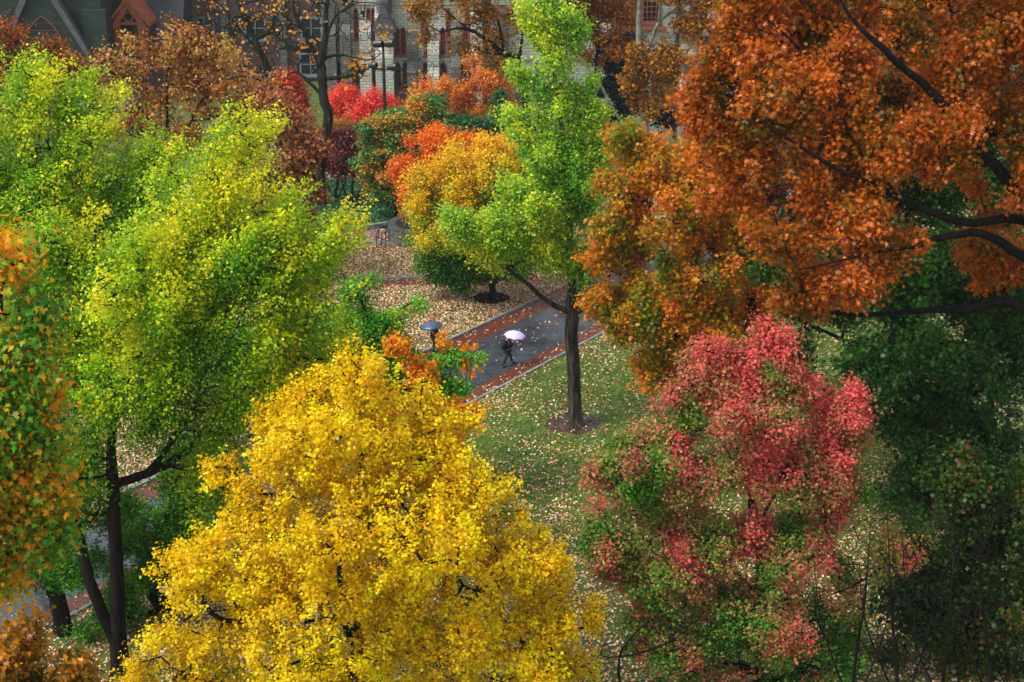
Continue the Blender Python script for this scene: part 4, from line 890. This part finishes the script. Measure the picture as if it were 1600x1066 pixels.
# sycamores top middle
tree('olive_brown_oak', 'olive brown oak crown hanging in front of stone hall top', Gz(830, 118), [[(830, 286, 118, .4), (826, 200, 118, .3), (810, 100, 118, .25), (790, 85, 118, .2), (760, 60, 118, .16), (725, 45, 118, .12), (690, 50, 118, .05)], [(730, 47, 118, .08), (700, 20, 118, .06), (680, 5, 118, .03)], [(790, 84, 118, .1), (780, 40, 118, .08), (760, -10, 118, .05)], [(812, 100, 118, .14), (820, 20, 118, .1), (815, -30, 118, .05)]],
     [(660, 30, 42, 30, 0), (710, 25, 50, 35, 0), (670, 62, 35, 16, 0), (760, 30, 50, 45, 0), (740, 75, 45, 20, 0), (790, 80, 45, 30, 0), (640, 5, 30, 20, 0), (820, 50, 40, 40, 0), (700, -30, 60, 30, 0), (790, -30, 60, 40, 0), (795, 115, 22, 18, 0)],
     n=230, m=24, leaf=.19, L=.6, s=.25, pal=('6a4414', '8c681a', 'ac7a22', 'cc9230', 'bc8438'), pw=(.3, .45, 0, .1, .2), up=.5, gap=-.15, shape=OAK, bark='bark_dark', cs=2.2)
tree('mottled_sycamore', 'sycamore with mottled pale trunk and rusty leaves before red window', Gz(1012, 108), [[(1012, 326, 108, .42), (1010, 225, 108, .36), (1006, 160, 108, .30), (1002, 100, 108, .26), (1000, 50, 108, .22), (1002, -30, 108, .15)],
     [(1004, 120, 108, .1), (1018, 60, 108, .22), (1028, 35, 108, .2), (1045, 20, 108, .16), (1072, 15, 108, .1)], [(1028, 35, 108, .12), (1035, -20, 108, .08)], [(1010, 190, 108, .06), (1030, 145, 108, .12), (1052, 130, 108, .12), (1060, 105, 108, .1), (1085, 65, 108, .05)], [(1055, 108, 108, .05), (1080, 112, 108, .05), (1105, 120, 108, .02)],
     [(1010, 222, 108, .1), (985, 205, 108, .15), (955, 165, 108, .15), (935, 130, 108, .12), (900, 85, 108, .06)]],
     [(1000, 105, 30, 30, 0), (1040, 100, 35, 25, 0), (1010, 150, 32, 20, 0), (985, 125, 20, 22, 0), (1100, 20, 30, 30, 0), (1085, 45, 22, 22, 0), (1130, 30, 30, 30, 0), (1030, 175, 22, 10, 0), (1060, -10, 40, 25, 0)],
     n=420, m=26, leaf=.18, L=.5, s=.27, pal=('5a3a14', '8a5a1c', 'b4741c', 'd08c28', 'b8a030'), pw=(.3, .5, 0, .1, .2), up=.5, gap=-.3, shape=OAK, bark='bark_pale', cs=2.0)
tree('rusty_sycamore', 'rusty brown tree crown right of the ginkgo spire', Gz(930, 122), [[(930, 272, 122, .3), (930, 160, 122, .2), (935, 60, 122, .1), (940, -20, 122, .05)]],
     [(930, 40, 45, 50, 0), (965, 20, 30, 30, 0), (915, 80, 30, 25, 0), (950, 75, 30, 25, 0), (900, 20, 30, 35, 0), (930, -20, 50, 40, 0)],
     n=420, m=30, leaf=.19, L=.5, s=.28, pal=('5a2c10', '8a4a14', 'b0641c', 'c88030', 'a88028'), pw=(.3, .5, 0, .1, .2), up=.5, gap=-.45, shape=OAK, bark='bark_dark', cs=2.0)
tree('dark_conifer', 'dark blue green conifer beside the mottled sycamore', Gz(965, 124), [[(965, 264, 124, .25), (965, 160, 124, .15), (968, 60, 124, .03)]],
     [(968, 70, 12, 22, 0), (985, 62, 18, 10, 0), (962, 105, 24, 22, 0), (965, 145, 30, 25, 0), (960, 185, 36, 25, 0), (975, 215, 40, 22, 0), (1040, 190, 25, 14, 0), (945, 225, 30, 18, 0)],
     n=420, m=44, leaf=.2, L=.5, s=.28, pal=('08201c', '0e302a', '164038', '24524a'), pw=(.3, .45, 0, .1, .2), up=.6, gap=-.6, shape=KITE, bark='bark_dark', cat='conifer', flat=.6)

# oak right of the ginkgo
tree('amber_oak', 'amber and olive oak touching the ginkgo on its right', Gz(1172, 62), [[(1172, 728, 62, .34), (1172, 560, 62, .26), (1174, 430, 62, .2), (1160, 320, 62, .1), (1130, 240, 62, .04)], [(1173, 440, 62, .12), (1110, 390, 62, .1), (1060, 330, 62, .06), (1020, 270, 62, .03)], [(1172, 500, 62, .14), (1100, 480, 62, .1), (1030, 460, 62, .06), (970, 430, 62, .02)], [(1172, 580, 62, .14), (1080, 560, 62, .08), (1010, 550, 62, .03)]],
     [(975, 235, 35, 28, 0), (1012, 342, 40, 34, 0), (1020, 300, 36, 30, .5), (1050, 255, 55, 50, 0), (980, 300, 50, 45, 0), (1060, 340, 80, 60, -1), (960, 370, 35, 40, 0), (985, 420, 50, 45, 0), (1080, 430, 90, 60, -1), (990, 490, 60, 45, 0), (1060, 520, 80, 60, -1), (1020, 580, 45, 35, 0), (1120, 300, 50, 55, 0), (1160, 400, 60, 50, 0), (1150, 500, 60, 60, 0), (1100, 600, 60, 45, 0), (935, 470, 16, 10, 0), (925, 400, 14, 10, 0), (1130, 240, 40, 30, 0)],
     n=1150, m=60, leaf=.155, L=.45, s=.22, pal=('2c5a10', '5e8418', 'a09018', 'de901a', 'f09a22', 'e4783a'), pw=(.32, .56, .05, .35, .14), up=.5, gap=-.6, shape=STAR, bark='bark_dark', cs=1.8)
# big rust oak top right
tree('giant_rust_oak', 'giant rusty orange oak overhanging the whole upper right', Gz(1700, 50), [[(1700, 970, 50, .5), (1695, 700, 50, .42), (1690, 450, 50, .36), (1680, 250, 50, .28), (1670, 60, 50, .2), (1660, -100, 50, .1)], [(1690, 400, 50, .22), (1500, 200, 49, .17), (1440, 130, 48.5, .13), (1380, 75, 48, .10), (1330, 25, 48, .05), (1300, -20, 48, .05)],
     [(1690, 440, 50, .2), (1600, 400, 50, .18), (1530, 362, 49, .14), (1470, 370, 48.5, .12), (1430, 385, 48, .08), (1350, 400, 47.5, .04), (1250, 420, 47, .03)], [(1685, 380, 50, .2), (1590, 340, 50, .16), (1500, 340, 49, .14), (1400, 300, 48, .1), (1300, 260, 47.5, .07), (1200, 200, 47.5, .03)],
     [(1500, 200, 49, .12), (1400, 190, 49, .08), (1300, 120, 49, .05), (1200, 30, 49, .02)], [(1690, 560, 50, .2), (1600, 480, 50, .17), (1500, 480, 50, .14), (1350, 490, 50, .08), (1250, 480, 50, .05)], [(1680, 260, 50, .18), (1575, 200, 50, .13), (1510, 90, 51, .1), (1480, 0, 51, .05)]],
     [(1180, 40, 70, 50, 0), (1130, 130, 55, 55, 0), (1100, 190, 35, 40, 0), (1200, 150, 80, 60, -1), (1270, 60, 80, 60, 0), (1300, 180, 90, 60, -1), (1400, 60, 80, 55, 0), (1180, 250, 70, 50, 0), (1280, 280, 90, 60, -1), (1390, 250, 80, 60, -1), (1500, 100, 80, 80, 0), (1480, 240, 80, 70, -1),
      (1240, 370, 70, 45, -1.5), (1330, 340, 80, 50, -1.5), (1400, 400, 60, 50, -1.5), (1210, 340, 50, 30, 0), (1340, 440, 80, 40, -1.5), (1260, 460, 50, 30, -1), (1560, 200, 60, 80, 0), (1580, 60, 60, 70, 0), (1530, 320, 60, 50, 0), (1300, -30, 120, 40, 0), (1480, -40, 120, 50, 0), (1090, 250, 25, 20, 0), (1140, 300, 40, 30, 0), (1640, 150, 60, 150, 0), (1740, 250, 120, 160, 0), (1720, 0, 120, 120, 0), (1600, -120, 160, 80, 0), (1740, 500, 90, 100, 0), (1420, 160, 60, 50, 3), (1360, 140, 70, 50, 4), (1500, 10, 90, 50, 3), (1560, 400, 60, 40, 2)],  # lobes beyond the right and top of frame are added, unseen, to cast shade
     n=2700, m=52, leaf=.16, L=.5, s=.22, pal=('46520c', '8a6410', 'b8640e', 'd06c12', 'dc7428', 'ec965c'), pw=(.34, .42, -.10, .5, .15), up=.5, gap=-.38, shape=STAR, bark='bark_dark', cs=1.8)
tree('russet_oak', 'russet brown tree glimpsed between the amber oak and the giant rust oak', Gz(1165, 84), [[(1165, 480, 84, .25), (1165, 350, 84, .18), (1165, 260, 84, .08)]],
     [(1150, 260, 60, 45, 0), (1210, 300, 60, 50, 0), (1120, 300, 40, 40, 0), (1180, 370, 70, 50, 0), (1250, 360, 60, 50, 0), (1110, 230, 40, 24, 0), (1240, 240, 60, 50, 0)],
     n=420, m=36, leaf=.19, L=.5, s=.28, pal=('5a2c12', '8a4418', 'b06028', 'c8784a'), pw=(.3, .45, 0, .1, .15), up=.5, shape=OAK, bark='bark_dark', gap=-.5)
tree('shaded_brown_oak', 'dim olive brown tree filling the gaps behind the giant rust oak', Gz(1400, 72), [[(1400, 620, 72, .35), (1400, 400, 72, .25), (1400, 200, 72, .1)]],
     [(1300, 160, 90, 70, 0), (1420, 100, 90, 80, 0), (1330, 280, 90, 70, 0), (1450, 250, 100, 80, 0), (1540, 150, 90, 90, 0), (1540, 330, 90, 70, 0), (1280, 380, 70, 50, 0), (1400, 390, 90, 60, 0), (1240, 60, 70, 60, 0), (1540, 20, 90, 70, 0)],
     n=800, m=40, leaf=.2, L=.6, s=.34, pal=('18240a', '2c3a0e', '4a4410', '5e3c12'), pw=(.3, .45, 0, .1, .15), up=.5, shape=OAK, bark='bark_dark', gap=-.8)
# dark green oak right middle
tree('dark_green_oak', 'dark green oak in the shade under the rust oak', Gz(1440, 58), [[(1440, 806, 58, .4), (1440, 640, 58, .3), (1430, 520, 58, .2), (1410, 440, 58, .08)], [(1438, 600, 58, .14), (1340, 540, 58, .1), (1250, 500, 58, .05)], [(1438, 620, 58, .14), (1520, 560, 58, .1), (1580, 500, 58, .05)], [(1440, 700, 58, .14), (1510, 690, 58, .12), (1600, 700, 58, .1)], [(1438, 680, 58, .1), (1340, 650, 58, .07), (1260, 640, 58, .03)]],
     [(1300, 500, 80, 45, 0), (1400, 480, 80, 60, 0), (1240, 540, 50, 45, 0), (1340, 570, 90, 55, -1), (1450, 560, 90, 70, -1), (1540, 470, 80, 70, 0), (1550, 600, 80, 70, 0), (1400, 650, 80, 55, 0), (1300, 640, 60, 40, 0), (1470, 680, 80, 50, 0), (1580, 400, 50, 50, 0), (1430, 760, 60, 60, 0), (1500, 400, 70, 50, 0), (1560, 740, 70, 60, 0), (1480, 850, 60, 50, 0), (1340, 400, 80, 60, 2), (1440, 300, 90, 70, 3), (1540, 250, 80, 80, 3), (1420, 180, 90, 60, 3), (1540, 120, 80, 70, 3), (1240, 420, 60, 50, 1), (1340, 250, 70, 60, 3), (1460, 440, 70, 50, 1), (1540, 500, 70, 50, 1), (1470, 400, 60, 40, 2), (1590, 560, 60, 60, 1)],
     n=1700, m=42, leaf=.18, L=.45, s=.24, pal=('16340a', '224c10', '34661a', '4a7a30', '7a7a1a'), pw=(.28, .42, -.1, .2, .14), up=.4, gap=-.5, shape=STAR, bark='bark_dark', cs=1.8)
# red and green maple
tree('red_green_maple', 'maple with coral red top and green lower leaves on the right lawn', Gz(1185, 44), [[(1185, 1090, 44, .2), (1186, 960, 44, .15), (1184, 860, 44, .12), (1176, 790, 44, .09), (1180, 650, 44, .05), (1190, 550, 44, .02)], [(1185, 870, 44, .08), (1174, 780, 44, .07), (1120, 680, 44, .04)], [(1185, 880, 44, .07), (1196, 800, 44, .06), (1270, 690, 44, .03)], [(1186, 930, 44, .08), (1080, 830, 44, .05), (1000, 760, 44, .02)], [(1186, 940, 44, .08), (1280, 860, 44, .05), (1340, 740, 44, .02)], [(1186, 1000, 44, .08), (1060, 960, 44, .04)], [(1186, 1010, 44, .08), (1310, 960, 44, .04)]],
     [(1190, 528, 26, 28, 0), (1155, 545, 20, 24, 0), (1200, 575, 46, 36, 0), (1100, 600, 60, 50, 0), (1225, 540, 25, 26, 0), (1060, 650, 50, 50, 0), (1180, 660, 100, 70, -.8), (1010, 700, 50, 45, 0), (960, 750, 45, 45, 0), (1080, 740, 100, 60, -.8), (1220, 740, 90, 55, -.8), (1310, 650, 40, 40, 0), (1340, 640, 22, 28, 0), (1310, 720, 45, 45, 0), (1290, 790, 60, 50, 0), (1000, 820, 80, 50, 0), (1100, 850, 90, 60, -.8),
      (1240, 860, 90, 55, -.8), (1060, 930, 90, 60, 0), (1180, 960, 100, 60, -1), (1290, 930, 70, 55, 0), (1000, 900, 60, 45, 0), (1400, 870, 40, 35, 0), (1100, 1030, 110, 60, 0), (1260, 1040, 100, 60, 0), (1160, 570, 35, 30, 0), (960, 860, 40, 40, 0)],
     n=2300, m=50, leaf=.10, L=.4, s=.16, pal=('285c0c', '44801a', '6c9c34', '9c9a48', 'c07a5c', 'e0605a', 'f07068'), pw=(.42, .52, .62, .40, .09), up=.9, gap=-.66, cs=1.45, bark='bark_dark', shape=KITE, dirup=.3)
# dark shrubs and bare saplings in the right corner
for i, (px, Y, top, lean, lab) in enumerate([(1330, 34, 800, 20, 'thin bare sapling in front of the red green maple, leftmost of the bare group'), (1400, 32, 790, -10, 'thin bare sapling with twigs right of the red leaves at bottom right'),
                                             (1470, 33, 760, 15, 'tall bare sapling, third from the left in the bottom right thicket'), (1550, 31, 740, -15, 'tallest bare sapling by the bottom right corner')]):
    tree('bare_sapling', lab, Gz(px, Y), [[(px, 1500, Y, .07), (px, 1100, Y, .05), (px + lean, 950, Y, .035), (px + lean * 1.5, top + 20, Y, .012)], [(px, 1100, Y, .03), (px - 45, 980, Y, .02), (px - 60, top + 70, Y, .008)], [(px, 1120, Y, .03), (px + 50, 990, Y, .02), (px + 66, top + 90, Y, .008)]],
         [(px, top + 70, 45, 70, 0), (px - 40, top + 150, 45, 80, 0), (px + 40, top + 150, 45, 80, 0), (px, top + 230, 70, 70, 0)],
         n=420, m=0, rtip=.004, bark='bark_dark', group='bare saplings in the bottom right corner', gap=-1.5, cat='tree')
tree('arching_bare_shrub', 'arching bare twiggy shrub between yellow tree and maple at bottom', Gz(985, 40), [[(960, 1200, 40, .05), (965, 1050, 40, .04), (985, 1000, 40, .03), (1030, 965, 40, .02), (1085, 955, 40, .01)]],
     [(1000, 990, 40, 25, 0), (1050, 1000, 50, 35, 0), (970, 1020, 35, 35, 0), (1080, 970, 30, 14, 0)], n=260, m=0, rtip=.005, bark='bark_dark', cat='shrub', gap=-1.5)
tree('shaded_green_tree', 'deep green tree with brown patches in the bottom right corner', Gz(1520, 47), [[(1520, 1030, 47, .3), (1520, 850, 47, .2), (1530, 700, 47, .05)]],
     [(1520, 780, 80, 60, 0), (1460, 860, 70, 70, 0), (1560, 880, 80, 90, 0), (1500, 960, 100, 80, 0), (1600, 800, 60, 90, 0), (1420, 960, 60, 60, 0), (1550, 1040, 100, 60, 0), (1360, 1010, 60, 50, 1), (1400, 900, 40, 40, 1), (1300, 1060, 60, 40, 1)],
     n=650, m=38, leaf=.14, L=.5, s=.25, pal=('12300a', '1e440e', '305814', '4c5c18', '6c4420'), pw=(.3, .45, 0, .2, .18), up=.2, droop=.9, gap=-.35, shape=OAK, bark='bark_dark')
# ------------------------------------------------------------------ damp air
def haze():
    m = bpy.data.materials.new('damp_air'); m.use_nodes = True; N = m.node_tree.nodes; N.clear()
    v = N.new('ShaderNodeVolumePrincipled'); v.inputs['Color'].default_value = (.86, .88, .93, 1); v.inputs['Density'].default_value = .00016; v.inputs['Anisotropy'].default_value = .2
    o_ = N.new('ShaderNodeOutputMaterial'); m.node_tree.links.new(v.outputs[0], o_.inputs['Volume'])
    o = MB().box(-405, 405, -85, 605, -1, 32).build('haze', m); o['kind'] = 'stuff'
haze()
print('done')
